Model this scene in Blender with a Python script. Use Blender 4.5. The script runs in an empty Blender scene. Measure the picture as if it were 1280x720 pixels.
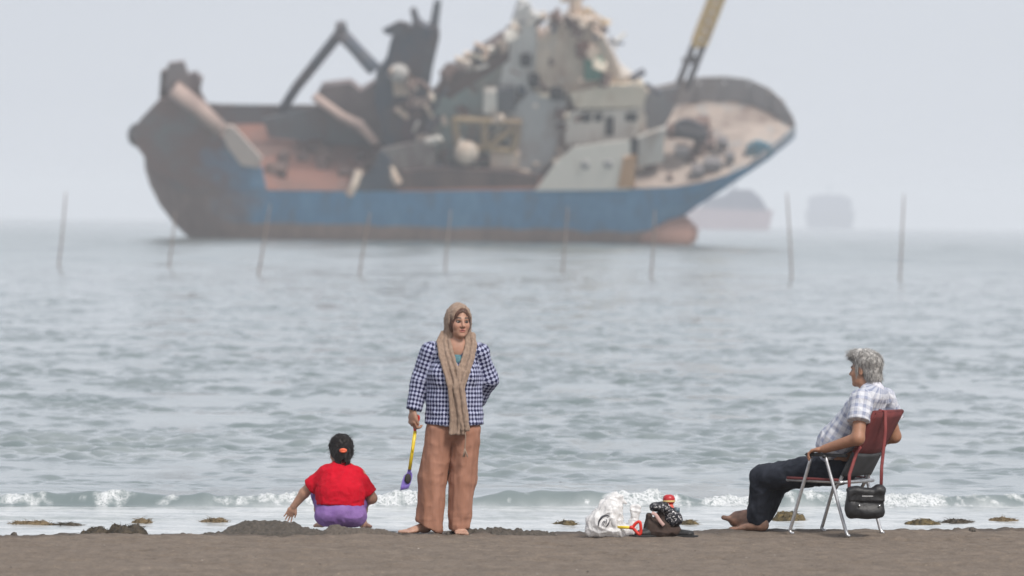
import bpy, bmesh, math, random
import numpy as np
from mathutils import Vector, Matrix
random.seed(7)
rng = np.random.default_rng(11)
SC = bpy.context.scene
COL = SC.collection
V = lambda *a: np.array(a, dtype=np.float64)

# ------------------------------------------------------------------ camera
FPX, CAMH, ROLL, PITCH = 7080.0, 2.195, math.radians(0.72), 82.5 / 7080.0
SEA = -0.04
fwd = V(0, math.cos(PITCH), -math.sin(PITCH))
up0 = V(0, math.sin(PITCH), math.cos(PITCH))
rt0 = V(1, 0, 0)
rt = rt0 * math.cos(ROLL) + up0 * math.sin(ROLL)
upv = up0 * math.cos(ROLL) - rt0 * math.sin(ROLL)
CAM = V(0, 0, CAMH)
def ray(px, py):
    return fwd + rt * (px - 640) / FPX + upv * (360 - py) / FPX
def gp(px, py, z=0.0):
    d = ray(px, py)
    return CAM + d * ((z - CAMH) / d[2])
def pt(px, py, Y):
    d = ray(px, py)
    return CAM + d * (Y / d[1])
cd = bpy.data.cameras.new('camera'); cam = bpy.data.objects.new('camera', cd); COL.objects.link(cam)
M4 = Matrix.Identity(4)
for i in range(3):
    M4[i][0], M4[i][1], M4[i][2], M4[i][3] = rt[i], upv[i], -fwd[i], CAM[i]
cam.matrix_world = M4
cd.sensor_width = 36; cd.lens = FPX / 1280 * 36
cd.clip_start = 0.5; cd.clip_end = 20000
cd.dof.use_dof = True; cd.dof.focus_distance = 41.8; cd.dof.aperture_fstop = 3.2
SC.camera = cam

# ------------------------------------------------------------------ object helpers
def tag(o, label=None, cat=None, group=None, kind=None):
    for k, v in (('label', label), ('category', cat), ('group', group), ('kind', kind)):
        if v: o[k] = v
    return o
def empty(name, loc, label, cat, rz=0.0, group=None):
    o = bpy.data.objects.new(name, None); COL.objects.link(o)
    o.location = [float(v) for v in loc]; o.rotation_euler = (0, 0, rz)
    o.empty_display_size = 0.1
    return tag(o, label, cat, group)
def mesh_obj(name, verts, faces, mat, parent=None, smooth=True, attrs=None):
    me = bpy.data.meshes.new(name)
    verts = np.asarray(verts, dtype=np.float32)
    if isinstance(faces, np.ndarray):
        n, k = faces.shape
        me.vertices.add(len(verts)); me.vertices.foreach_set('co', verts.ravel())
        me.loops.add(n * k); me.loops.foreach_set('vertex_index', faces.astype(np.int32).ravel())
        me.polygons.add(n); me.polygons.foreach_set('loop_start', np.arange(0, n * k, k, dtype=np.int32))
        me.polygons.foreach_set('loop_total', np.full(n, k, dtype=np.int32))
        me.update(calc_edges=True); me.validate()
    else:
        me.from_pydata([tuple(map(float, v)) for v in verts], [], faces); me.update()
    me.polygons.foreach_set('use_smooth', np.full(len(me.polygons), smooth, dtype=bool))
    for an, (ty, arr) in (attrs or {}).items():
        a = me.attributes.new(an, ty, 'POINT')
        key = {'FLOAT': 'value', 'FLOAT_VECTOR': 'vector', 'FLOAT_COLOR': 'color'}[ty]
        a.data.foreach_set(key, np.asarray(arr, dtype=np.float32).ravel())
    if mat: me.materials.append(mat)
    o = bpy.data.objects.new(name, me); COL.objects.link(o)
    if parent: o.parent = parent
    return o

class MB:
    """collects simple solids into one mesh"""
    def __init__(s): s.v = []; s.f = []
    def add(s, v, f):
        b = len(s.v); s.v += [tuple(map(float, p)) for p in v]; s.f += [tuple(i + b for i in q) for q in f]; return s
    def box(s, c, h, R=None, taper=1.0):
        R = np.eye(3) if R is None else R
        v = []
        for z in (-1, 1):
            k = 1.0 if z < 0 else taper
            for x, y in ((-1, -1), (1, -1), (1, 1), (-1, 1)):
                v.append(np.asarray(c) + R @ (np.array([x * k, y * k, z]) * np.asarray(h)))
        return s.add(v, [(3, 2, 1, 0), (4, 5, 6, 7), (0, 1, 5, 4), (1, 2, 6, 5), (2, 3, 7, 6), (3, 0, 4, 7)])
    def tube(s, pts, r, n=10, flat=1.0, side=None):
        pts = [np.asarray(p, float) for p in pts]
        rs = r if hasattr(r, '__len__') else [r] * len(pts)
        T = []
        for i in range(len(pts)):
            t = pts[min(i + 1, len(pts) - 1)] - pts[max(i - 1, 0)]; T.append(t / (np.linalg.norm(t) + 1e-9))
        a = np.array([0, 0, 1.0]) if abs(T[0][2]) < .9 else np.array([1.0, 0, 0])
        if side is not None: a = np.asarray(side, float)
        v = []; f = []
        for i, p in enumerate(pts):
            a = a - T[i] * a.dot(T[i]); a /= np.linalg.norm(a) + 1e-9
            b = np.cross(T[i], a)
            for k in range(n):
                th = 2 * math.pi * k / n
                v.append(p + rs[i] * (a * math.cos(th) + b * math.sin(th) * flat))
        m = len(pts)
        for i in range(m - 1):
            for k in range(n):
                k2 = (k + 1) % n
                f.append((i * n + k, i * n + k2, (i + 1) * n + k2, (i + 1) * n + k))
        f.append(tuple(range(n - 1, -1, -1))); f.append(tuple((m - 1) * n + k for k in range(n)))
        return s.add(v, f)
    def sphere(s, c, r, R=None, nu=14, nv=9):
        r = np.array(r if hasattr(r, '__len__') else [r] * 3, float); R = np.eye(3) if R is None else R
        v = [np.asarray(c) + R @ (r * np.array([0, 0, -1]))]
        for j in range(1, nv):
            ph = -math.pi / 2 + math.pi * j / nv
            for i in range(nu):
                th = 2 * math.pi * i / nu
                v.append(np.asarray(c) + R @ (r * np.array([math.cos(ph) * math.cos(th), math.cos(ph) * math.sin(th), math.sin(ph)])))
        v.append(np.asarray(c) + R @ (r * np.array([0, 0, 1])))
        f = [(0, 1 + (i + 1) % nu, 1 + i) for i in range(nu)]
        for j in range(nv - 2):
            for i in range(nu):
                i2 = (i + 1) % nu
                f.append((1 + j * nu + i, 1 + j * nu + i2, 1 + (j + 1) * nu + i2, 1 + (j + 1) * nu + i))
        L = len(v) - 1; b = 1 + (nv - 2) * nu
        f += [(L, b + i, b + (i + 1) % nu) for i in range(nu)]
        return s.add(v, f)
    def prism(s, front, back):
        n = len(front)
        return s.add(list(front) + list(back), [tuple(range(n)), tuple(range(2 * n - 1, n - 1, -1))] +
                     [((i + 1) % n, i, n + i, n + (i + 1) % n) for i in range(n)])
    def build(s, name, mat, parent=None, smooth=False, bevel=0.0):
        o = mesh_obj(name, s.v, s.f, mat, parent, smooth)
        bm = bmesh.new(); bm.from_mesh(o.data)
        bmesh.ops.recalc_face_normals(bm, faces=bm.faces)
        if bevel: bmesh.ops.bevel(bm, geom=list(bm.edges), offset=bevel, segments=2, affect='EDGES', clamp_overlap=True)
        bm.to_mesh(o.data); bm.free()
        if smooth or bevel:
            o.data.polygons.foreach_set('use_smooth', np.full(len(o.data.polygons), True, dtype=bool))
            if not smooth:
                try: o.data.set_sharp_from_angle(angle=0.6)
                except Exception: pass
        return o
def smoothpath(pts, n=8):
    pts = [np.asarray(p, float) for p in pts]
    P = [2 * pts[0] - pts[1]] + pts + [2 * pts[-1] - pts[-2]]
    out = []
    for i in range(1, len(P) - 2):
        for k in range(n):
            t = k / n
            a, b, c, d = P[i - 1], P[i], P[i + 1], P[i + 2]
            out.append(.5 * ((2 * b) + (c - a) * t + (2 * a - 5 * b + 4 * c - d) * t * t + (3 * b - a - 3 * c + d) * t ** 3))
    out.append(pts[-1]); return out

# ------------------------------------------------------------------ numpy noise
def _h(ix, iy, iz, seed):
    n = (ix * 374761393 + iy * 668265263 + iz * 2147483647 + seed * 1274126177) & 0xffffffff
    n = ((n ^ (n >> 13)) * 1274126177) & 0xffffffff
    n = n ^ (n >> 16)
    return (n & 0xffff) / 65535.0 * 2 - 1
def vnoise(P, seed=0):
    P = np.asarray(P, dtype=np.float64); i = np.floor(P).astype(np.int64); f = P - i
    f = f * f * f * (f * (f * 6 - 15) + 10)
    r = 0
    for a in (0, 1):
        wa = f[:, 0] if a else 1 - f[:, 0]
        for b in (0, 1):
            wb = f[:, 1] if b else 1 - f[:, 1]
            for c in (0, 1):
                wc = f[:, 2] if c else 1 - f[:, 2]
                r = r + wa * wb * wc * _h(i[:, 0] + a, i[:, 1] + b, i[:, 2] + c, seed)
    return r
def fbm(P, octs=4, seed=0, gain=.5):
    r = 0; a = 1.0; P = np.asarray(P, float)
    for o in range(octs):
        r = r + a * vnoise(P * 2 ** o + 17.3 * o, seed + o); a *= gain
    return r
def sst(a, b, x):
    t = np.clip((x - a) / (b - a), 0, 1); return t * t * (3 - 2 * t)

# ------------------------------------------------------------------ signed-distance sculpting
def axis(*segs):
    out = []
    for a, b, h in segs:
        n = max(1, int(round((b - a) / h))); out += list(a + (b - a) * np.arange(n) / n)
    out.append(segs[-1][1]); return np.array(out, dtype=np.float32)
def frame3(w, u):
    w = np.asarray(w, float); w = w / np.linalg.norm(w)
    u = np.asarray(u, float); u = u - w * u.dot(w); u = u / np.linalg.norm(u)
    return w, u, np.cross(w, u)
class Field:
    def __init__(s, xs, ys, zs):
        s.a = [np.asarray(xs, np.float32), np.asarray(ys, np.float32), np.asarray(zs, np.float32)]
        s.f = np.full([len(q) for q in s.a], .3, np.float32)
    def _blk(s, lo, hi):
        sl = []
        for q, l, h in zip(s.a, lo, hi):
            i0 = max(0, int(np.searchsorted(q, l)) - 1); i1 = min(len(q), int(np.searchsorted(q, h)) + 1)
            sl.append(slice(i0, max(i1, i0)))
        sl = tuple(sl)
        g = [s.a[0][sl[0]][:, None, None], s.a[1][sl[1]][None, :, None], s.a[2][sl[2]][None, None, :]]
        return sl, g
    def add(s, prim, k=.01, op='add'):
        lo, hi, fn = prim
        m = k + .02
        sl, g = s._blk(np.asarray(lo) - m, np.asarray(hi) + m)
        F = s.f[sl]
        if F.size == 0: return s
        d = fn(*g).astype(np.float32)
        if op == 'add':
            h = np.maximum(k - np.abs(F - d), 0) / k; s.f[sl] = np.minimum(F, d) - h * h * k * .25
        else:
            d = -d; h = np.maximum(k - np.abs(F - d), 0) / k; s.f[sl] = np.maximum(F, d) + h * h * k * .25
        return s
    def sub(s, prim, k=.01): return s.add(prim, k, 'sub')
    def cut(s, p, n):
        """keeps the side the normal n points away from"""
        n = np.asarray(n, float); n = n / np.linalg.norm(n)
        d = (s.a[0][:, None, None] - p[0]) * n[0] + (s.a[1][None, :, None] - p[1]) * n[1] + (s.a[2][None, None, :] - p[2]) * n[2]
        s.f = np.maximum(s.f, d.astype(np.float32)); return s
    def mesh(s):
        f = s.f; sg = f < 0
        S = sg.astype(np.uint8)
        c = np.zeros([n - 1 for n in f.shape], np.uint8)
        for a in (0, 1):
            for b in (0, 1):
                for d in (0, 1):
                    c += S[a:a + c.shape[0], b:b + c.shape[1], d:d + c.shape[2]]
        act = (c > 0) & (c < 8)
        I, J, K = np.nonzero(act)
        n = len(I)
        idx = np.full(c.shape, -1, np.int32); idx[I, J, K] = np.arange(n)
        cor = [(a, b, d) for a in (0, 1) for b in (0, 1) for d in (0, 1)]
        val = {q: f[I + q[0], J + q[1], K + q[2]] for q in cor}
        acc = np.zeros((n, 3)); cnt = np.zeros(n)
        for q in cor:
            for ax in range(3):
                if q[ax]: continue
                q2 = list(q); q2[ax] = 1; q2 = tuple(q2)
                v0, v1 = val[q], val[q2]; m = (v0 < 0) != (v1 < 0)
                t = np.where(m, v0 / np.where(m, v0 - v1, 1), 0)
                p = [s.a[0][I + q[0]].astype(float), s.a[1][J + q[1]].astype(float), s.a[2][K + q[2]].astype(float)]
                base = (I, J, K)[ax]
                p[ax] = p[ax] + t * (s.a[ax][base + 1] - s.a[ax][base])
                for d in range(3): acc[:, d] += np.where(m, p[d], 0)
                cnt += m
        verts = acc / cnt[:, None]
        quads = []
        for ax in range(3):
            o = [q for q in range(3) if q != ax]
            sl0 = [slice(None)] * 3; sl1 = [slice(None)] * 3
            sl0[ax] = slice(0, -1); sl1[ax] = slice(1, None)
            for q in o:
                sl0[q] = slice(1, -1); sl1[q] = slice(1, -1)
            A = sg[tuple(sl0)]; B = sg[tuple(sl1)]
            for flip, m in ((0, A & ~B), (1, ~A & B)):
                e = np.array(np.nonzero(m)).T
                if len(e) == 0: continue
                e[:, o[0]] += 1; e[:, o[1]] += 1
                def cell(d0, d1):
                    q = e.copy(); q[:, o[0]] -= d0; q[:, o[1]] -= d1
                    return idx[q[:, 0], q[:, 1], q[:, 2]]
                Q = np.stack([cell(1, 1), cell(0, 1), cell(0, 0), cell(1, 0)], 1)
                if (flip == 1) ^ (ax == 1): Q = Q[:, ::-1]
                quads.append(Q)
        Q = np.concatenate(quads); Q = Q[(Q >= 0).all(1)]
        return verts, Q
def vnorm(v, q):
    n = np.cross(v[q[:, 2]] - v[q[:, 0]], v[q[:, 3]] - v[q[:, 1]])
    r = np.zeros_like(v)
    for k in range(4): np.add.at(r, q[:, k], n)
    return r / (np.linalg.norm(r, axis=1, keepdims=True) + 1e-12)
def relax(v, q, it=1, lam=.5):
    for _ in range(it):
        s = np.zeros_like(v); c = np.zeros(len(v))
        for a, b in ((0, 1), (1, 2), (2, 3), (3, 0)):
            np.add.at(s, q[:, a], v[q[:, b]]); np.add.at(c, q[:, a], 1)
            np.add.at(s, q[:, b], v[q[:, a]]); np.add.at(c, q[:, b], 1)
        v = v + lam * (s / np.maximum(c, 1)[:, None] - v)
    return v
def cap(a, b, ra, rb=None, flat=False):
    rb = ra if rb is None else rb; a = np.asarray(a, float); b = np.asarray(b, float); ab = b - a; L2 = ab.dot(ab); m = max(ra, rb)
    def fn(x, y, z):
        t0 = ((x - a[0]) * ab[0] + (y - a[1]) * ab[1] + (z - a[2]) * ab[2]) / L2; t = np.clip(t0, 0, 1)
        d = np.sqrt((x - a[0] - t * ab[0]) ** 2 + (y - a[1] - t * ab[1]) ** 2 + (z - a[2] - t * ab[2]) ** 2) - (ra + (rb - ra) * t)
        if flat: d = np.maximum(d, (t0 - 1) * math.sqrt(L2))
        return d
    return np.minimum(a, b) - m, np.maximum(a, b) + m, fn
def ell(c, r, R=None):
    c = np.asarray(c, float); r = np.asarray(r, float); R = np.eye(3) if R is None else np.asarray(R); m = np.sqrt(((R * r) ** 2).sum(1))
    def fn(x, y, z):
        X, Y, Z = x - c[0], y - c[1], z - c[2]
        q = [R[0, i] * X + R[1, i] * Y + R[2, i] * Z for i in range(3)]
        k0 = np.sqrt(sum((q[i] / r[i]) ** 2 for i in range(3))) + 1e-6
        k1 = np.sqrt(sum((q[i] / r[i] ** 2) ** 2 for i in range(3))) + 1e-6
        return k0 * (k0 - 1) / k1
    return c - m, c + m, fn
def etube(a, b, u, ra, rb, flat=False):
    """elliptical limb segment from a to b; ra, rb = (radius along u, radius across u)"""
    a = np.asarray(a, float); b = np.asarray(b, float); L = np.linalg.norm(b - a); w, u, v = frame3(b - a, u); m = max(*ra, *rb)
    def fn(x, y, z):
        X, Y, Z = x - a[0], y - a[1], z - a[2]
        t0 = (X * w[0] + Y * w[1] + Z * w[2]) / L; t = np.clip(t0, 0, 1)
        ru = ra[0] + (rb[0] - ra[0]) * t; rv = ra[1] + (rb[1] - ra[1]) * t; rm = np.minimum(ru, rv)
        du = X * u[0] + Y * u[1] + Z * u[2]; dv = X * v[0] + Y * v[1] + Z * v[2]; dw = (t0 - t) * L
        d = (np.sqrt((du / ru) ** 2 + (dv / rv) ** 2 + (dw / rm) ** 2) - 1) * rm
        if flat: d = np.maximum(d, (t0 - 1) * L)
        return d
    return np.minimum(a, b) - m, np.maximum(a, b) + m, fn
def rbox(c, h, R=None, r=.01):
    c = np.asarray(c, float); h = np.asarray(h, float); R = np.eye(3) if R is None else np.asarray(R); m = np.abs(R) @ h + r
    def fn(x, y, z):
        X, Y, Z = x - c[0], y - c[1], z - c[2]
        q = [np.abs(R[0, i] * X + R[1, i] * Y + R[2, i] * Z) - (h[i] - r) for i in range(3)]
        return np.sqrt(sum(np.maximum(k, 0) ** 2 for k in q)) + np.minimum(np.maximum(np.maximum(q[0], q[1]), q[2]), 0) - r
    return c - m, c + m, fn
def chain(F, pts, rs, k=.01, flat=False):
    for i in range(len(pts) - 1):
        F.add(cap(pts[i], pts[i + 1], rs[i], rs[i + 1], flat and i == len(pts) - 2), k)
def segdist(P, a, b):
    a = np.asarray(a, float); b = np.asarray(b, float); ab = b - a
    t = np.clip(((P - a) @ ab) / ab.dot(ab), 0, 1)
    return np.linalg.norm(P - a - t[:, None] * ab, axis=1), t

# ------------------------------------------------------------------ materials
def lin(r, g, b):
    f = lambda c: ((c / 255 + .055) / 1.055) ** 2.4 if c > 10 else c / 255 / 12.92
    return (f(r), f(g), f(b), 1)
class NT:
    def __init__(s, name):
        s.m = bpy.data.materials.new(name); s.m.use_nodes = True; s.t = s.m.node_tree; s.n = s.t.nodes; s.l = s.t.links
        s.b = s.n['Principled BSDF']; s.out = s.n['Material Output']
    def node(s, ty, **kw):
        n = s.n.new(ty)
        for k, v in kw.items(): setattr(n, k, v)
        return n
    def link(s, a, b): s.l.new(a, b)
    def coord(s, kind='Object', scale=(1, 1, 1)):
        c = s.node('ShaderNodeTexCoord'); m = s.node('ShaderNodeMapping'); m.inputs['Scale'].default_value = scale
        s.link(c.outputs[kind], m.inputs['Vector']); return m.outputs[0]
    def noise(s, vec, scale, detail=4, rough=.6, dist=0.0):
        n = s.node('ShaderNodeTexNoise'); n.inputs['Scale'].default_value = scale; n.inputs['Detail'].default_value = detail
        n.inputs['Roughness'].default_value = rough; n.inputs['Distortion'].default_value = dist
        s.link(vec, n.inputs['Vector']); return n.outputs[0]
    def ramp(s, fac, stops):
        r = s.node('ShaderNodeValToRGB'); e = r.color_ramp.elements
        e.remove(e[1]); e[0].position = stops[0][0]; e[0].color = (*stops[0][1][:3], 1)
        for p, c in stops[1:]: k = e.new(p); k.color = (*c[:3], 1)
        s.link(fac, r.inputs[0]); return r.outputs[0]
    def mix(s, fac, a, b, mode='MIX'):
        n = s.node('ShaderNodeMix', data_type='RGBA', blend_type=mode)
        for q, i in ((fac, 0), (a, 6), (b, 7)):
            if hasattr(q, 'is_linked') or hasattr(q, 'links'): s.link(q, n.inputs[i])
            else: n.inputs[i].default_value = q if i == 0 else ((*q, 1) if len(q) == 3 else q)
        return n.outputs[2]
    def math(s, op, a, b=0.0, c=None):
        n = s.node('ShaderNodeMath', operation=op)
        for i, q in enumerate((a, b, c)):
            if q is None: continue
            if hasattr(q, 'links'): s.link(q, n.inputs[i])
            else: n.inputs[i].default_value = q
        return n.outputs[0]
    def bump(s, h, strength=.3, dist=.01):
        b = s.node('ShaderNodeBump'); b.inputs['Strength'].default_value = strength; b.inputs['Distance'].default_value = dist
        s.link(h, b.inputs['Height']); s.link(b.outputs[0], s.b.inputs['Normal'])
    def set(s, **kw):
        for k, v in kw.items():
            i = s.b.inputs[k]
            if hasattr(v, 'links'): s.link(v, i)
            else: i.default_value = v
        return s
def M(name, c1, c2=None, scale=20, rough=.8, bump=0.0, bscale=60, bdist=.004, metal=0.0, lo=.35, hi=.65, stretch=(1, 1, 1), sheen=0.0, spec=.5, detail=5, sss=0.0):
    n = NT(name); v = n.coord('Object', stretch)
    if c2: n.set(**{'Base Color': n.ramp(n.noise(v, scale, detail), [(lo, c1), (hi, c2)])})
    else: n.set(**{'Base Color': (*c1[:3], 1)})
    n.set(Roughness=rough, Metallic=metal)
    n.b.inputs['Specular IOR Level'].default_value = spec
    if sheen: n.b.inputs['Sheen Weight'].default_value = sheen
    if sss:
        n.b.inputs['Subsurface Weight'].default_value = sss; n.b.inputs['Subsurface Scale'].default_value = .012
    if bump: n.bump(n.noise(v, bscale, 4), bump, bdist)
    return n.m
def attr_mat(name, attr='Col', rough=.6, sss=0.0, bump=.0, bscale=300, spec=.4, var=.12, vscale=60, sheen=0.0):
    n = NT(name); a = n.node('ShaderNodeAttribute', attribute_name=attr)
    v = n.coord('Object'); k = n.ramp(n.noise(v, vscale, 5), [(.3, (1 - var,) * 3), (.7, (1 + var,) * 3)])
    n.set(**{'Base Color': n.mix(1.0, a.outputs['Color'], k, 'MULTIPLY'), 'Roughness': rough})
    n.b.inputs['Specular IOR Level'].default_value = spec
    if sheen: n.b.inputs['Sheen Weight'].default_value = sheen
    if sss:
        n.b.inputs['Subsurface Weight'].default_value = sss; n.b.inputs['Subsurface Scale'].default_value = .01
    if bump: n.bump(n.noise(v, bscale, 3), bump, .003)
    return n.m
SKIN = attr_mat('skin', rough=.52, sss=.08, bump=.12, bscale=400, var=.1, vscale=45)
def colattr(c): return ('FLOAT_COLOR', np.concatenate([c, np.ones((len(c), 1))], 1))

# ------------------------------------------------------------------ people: shared anatomy
class Head:
    def __init__(s, c, f, u, sc):
        f = np.asarray(f, float); f = f / np.linalg.norm(f); u = np.asarray(u, float); u = u - f * u.dot(f); u = u / np.linalg.norm(u)
        s.c = np.asarray(c, float); s.f = f; s.u = u; s.l = np.cross(u, f); s.s = sc
        s.R = np.stack([f, s.l, u], 1)                       # columns: forward, left, up
    def P(s, a, b, c): return s.c + s.s * (s.f * a + s.l * b + s.u * c)
    def E(s, p, r): return ell(s.P(*p), np.array(r) * s.s, s.R)
    def C(s, p, q, ra, rb=None): return cap(s.P(*p), s.P(*q), ra * s.s, (ra if rb is None else rb) * s.s)
    def local(s, v): return ((v - s.c) @ s.R) / s.s
    def sculpt(s, F, jaw=1.0, nose=1.0, ears=True):
        k = s.s
        F.add(s.E((-.014, 0, .034), (.098, .075, .086)), .02)
        F.add(s.E((.028, 0, -.03), (.064, .061, .08)), .03 * k)
        F.add(s.E((.036, 0, -.076), (.052, .05 * jaw, .038)), .025 * k)
        F.add(s.E((.076, 0, -.099), (.019, .023, .017)), .02 * k)
        for b in (-1, 1): F.add(s.E((.056, .036 * b, -.03), (.03, .026, .028)), .02 * k)
        F.add(s.C((.080, -.034, .020), (.080, .034, .020), .012), .014 * k)
        for b in (-1, 1): F.sub(s.E((.104, .031 * b, .001), (.022, .0175, .0085)), .011 * k)
        F.add(s.C((.088, 0, .012), (.088 + .022 * nose, 0, -.028), .007, .0115), .010 * k)
        for b in (-1, 1): F.add(s.E((.096, .0125 * b, -.034), (.011, .008, .008)), .008 * k)
        F.add(s.E((.089, 0, -.058), (.012, .023, .0065)), .006 * k)
        F.add(s.E((.088, 0, -.0705), (.012, .020, .007)), .006 * k)
        F.sub(s.E((.101, 0, -.0645), (.010, .023, .0016)), .003 * k)
        if ears:
            for b in (-1, 1):
                F.add(s.E((-.008, .076 * b, -.006), (.019, .010, .032)), .008 * k)
                F.sub(s.E((.000, .086 * b, -.004), (.010, .006, .018)), .006 * k)
    def paint(s, v, col, lip=(.38, .13, .11), brow=(.022, .013, .010), browt=.0065, shadow=.75):
        q = s.local(v); a, b, c = q.T
        def blend(m, rgb):
            col[:] = col * (1 - m[:, None]) + np.array(rgb) * m[:, None]
        base = col.copy()
        m = (1 - sst(.7, 1.15, np.sqrt((b / .025) ** 2 + ((c + .0645) / .0135) ** 2))) * (a > .07); blend(m * .85, lip)
        m = (1 - sst(.5, 1.3, np.sqrt((b / .021) ** 2 + ((c + .0645) / .0024) ** 2))) * (a > .07); blend(m * .9, (.07, .02, .02))
        arch = .0255 + .004 * (1 - ((np.abs(b) - .032) / .02) ** 2)
        m = (1 - sst(.5, 1.3, np.abs(c - arch) / browt)) * sst(.010, .016, np.abs(b)) * (1 - sst(.046, .054, np.abs(b))) * (a > .04); blend(m * .95, brow)
        m = (1 - sst(.75, 1.25, np.sqrt(((np.abs(b) - .031) / .0185) ** 2 + (c / .0085) ** 2))) * (a > .05); blend(m * .92, (.05, .03, .025))
        m = (1 - sst(.3, 1.2, np.sqrt(((np.abs(b) - .04) / .03) ** 2 + ((c + .03) / .025) ** 2))) * (a > .03); blend(m * .3, base.mean(0) * np.array([1.12, .86, .84]))
        m = (1 - sst(.4, 1.1, np.sqrt(((np.abs(b) - .0075) / .004) ** 2 + ((c + .0405) / .003) ** 2))) * (a > .08); blend(m * .8, (.06, .025, .02))
    def eyes(s, parent, mw, md):
        for b in (-1, 1):
            o = MB().sphere(s.P(.0775, .031 * b, -.0005), .0122 * s.s).build('eye', mw, parent, smooth=True)
            n = len(o.data.vertices); vv = np.empty(n * 3, np.float32); o.data.vertices.foreach_get('co', vv)
            q = s.local(vv.reshape(-1, 3).astype(float)); r = np.sqrt((q[:, 1] - .031 * b) ** 2 + q[:, 2] ** 2)
            o.data.materials.append(md)
            for p in o.data.polygons:
                if all(r[i] < .0105 and q[i, 0] > .0775 for i in p.vertices): p.material_index = 1
def hand(F, w, d, n, s, sc=1.0, curl=(25, 30, 20), spread=4, thumb=35, fin=.0088, k=.006):
    """w wrist, d finger direction, n side the fingers curl towards, s thumb side"""
    d = np.asarray(d, float); d /= np.linalg.norm(d); n = np.asarray(n, float); n = n - d * n.dot(d); n /= np.linalg.norm(n)
    s = np.asarray(s, float); s = s - d * s.dot(d) - n * s.dot(n); s /= np.linalg.norm(s)
    w = np.asarray(w, float)
    F.add(etube(w, w + d * .045 * sc, s, (.026 * sc, .019 * sc), (.036 * sc, .016 * sc)), .012)
    F.add(etube(w + d * .035 * sc, w + d * .082 * sc, s, (.037 * sc, .016 * sc), (.040 * sc, .013 * sc)), .012)
    for i in range(4):
        off = (.0305 - .0203 * i) * sc; Lf = (.92, 1.0, .95, .76)[i] * sc
        p = w + d * (.084 - .004 * abs(i - 1)) * sc + s * off; ang = 0
        lat = math.radians(spread * (1.5 - i)); dd = d * math.cos(lat) + s * math.sin(lat)
        for j, (L, r) in enumerate(((.043, 1.0), (.027, .92), (.021, .82))):
            ang += math.radians(curl[j] + 3 * i)
            q = p + (dd * math.cos(ang) + n * math.sin(ang)) * L * Lf
            F.add(cap(p, q, fin * r * sc, fin * (r - .08) * sc), k if j == 0 else .003); p = q
    p = w + d * .022 * sc + s * .028 * sc
    td = d * math.cos(math.radians(thumb)) + s * math.sin(math.radians(thumb)) + n * .25
    q = p + td / np.linalg.norm(td) * .042 * sc; F.add(cap(p, q, .0145 * sc, .0105 * sc), .012)
    td = d * .9 + s * math.sin(math.radians(thumb)) * .35 + n * .45; F.add(cap(q, q + td / np.linalg.norm(td) * .032 * sc, .0105 * sc, .0085 * sc), .004)
def foot(F, heel, toe, sc=1.0, side=None, up=(0, 0, 1)):
    heel = np.asarray(heel, float); toe = np.asarray(toe, float); d = toe - heel; L = np.linalg.norm(d); d = d / L
    up = np.asarray(up, float); up = up - d * up.dot(d); up /= np.linalg.norm(up); s = np.cross(up, d)
    F.add(ell(heel + d * .02 * sc + up * .008 * sc, np.array([.04, .03, .034]) * sc, np.stack([d, s, up], 1)), .02)
    F.add(etube(heel + up * .018 * sc, heel + d * L * .62 - up * .004 * sc, s, (.03 * sc, .04 * sc), (.041 * sc, .022 * sc)), .02)
    sg = 1 if side is None else side
    for i in range(5):
        o = (.032 - .0165 * i) * sc * sg; r = (.0135, .0105, .0098, .009, .0085)[i] * sc
        p = heel + d * L * (.66 - .03 * i) + s * o - up * .008 * sc; q = heel + d * L * (1.0 - .035 * i - (.02 if i == 0 else 0)) + s * o * 1.1 - up * .013 * sc
        F.add(cap(p, q, r * 1.1, r), .012 if True else 0)
def finish(F, rel=1):
    v, q = F.mesh(); v = relax(v, q, rel, .5); return v, q
def disp(v, q, amt): return v + vnorm(v, q) * np.asarray(amt)[:, None]
def strands(v, nrm, flow, n, L, w, seed, lift=.25, keep=None):
    """thin tapered locks lying along a hair mass"""
    r = np.random.default_rng(seed); ids = np.arange(len(v)) if keep is None else np.nonzero(keep)[0]
    ids = r.choice(ids, n); P = []; Fc = []
    for i in ids:
        p = v[i]; N = nrm[i]; f = flow[i] + r.normal(0, .35, 3); f = f - N * f.dot(N) * .8; f /= np.linalg.norm(f) + 1e-9
        s = np.cross(N, f); l = L * r.uniform(.5, 1.3); ww = w * r.uniform(.6, 1.4); b = len(P); lf = lift * r.uniform(.2, 1.6)
        for t in (0, .35, .7, 1.0):
            c = p + f * l * t + N * (lf * l * (t - .75 * t * t) - .002); k = ww * (1 - t) ** .7
            P += [c - s * k, c + s * k, c + N * k * .9]
        for j in range(3):
            o = b + j * 3
            for a, e in ((0, 1), (1, 2), (2, 0)): Fc.append((o + a, o + e, o + 3 + e, o + 3 + a))
    return np.array(P), np.array(Fc)
def hair_obj(name, F, mat, parent, flowfn, n, L, w, seed, amp=.006, sc=28, lift=.25, keepfn=None):
    v, q = finish(F, 2); nr = vnorm(v, q)
    fl = flowfn(v)
    g = vnoise(np.stack([v[:, 0] * sc * 1.6, v[:, 1] * sc * 1.6, v[:, 2] * sc * .7], 1), seed) + .5 * vnoise(v * sc * 3, seed + 3)
    v = disp(v, q, amp * g); nr = vnorm(v, q)
    P, Fc = strands(v, nr, fl, n, L, w, seed, lift, None if keepfn is None else keepfn(v))
    return mesh_obj(name, np.concatenate([v, P]), np.concatenate([q, Fc + len(v)]), mat, parent)
EYEW = M('eye_white', (.30, .27, .25), rough=.25); EYED = M('iris_brown', (.02, .012, .008), rough=.15)

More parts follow.
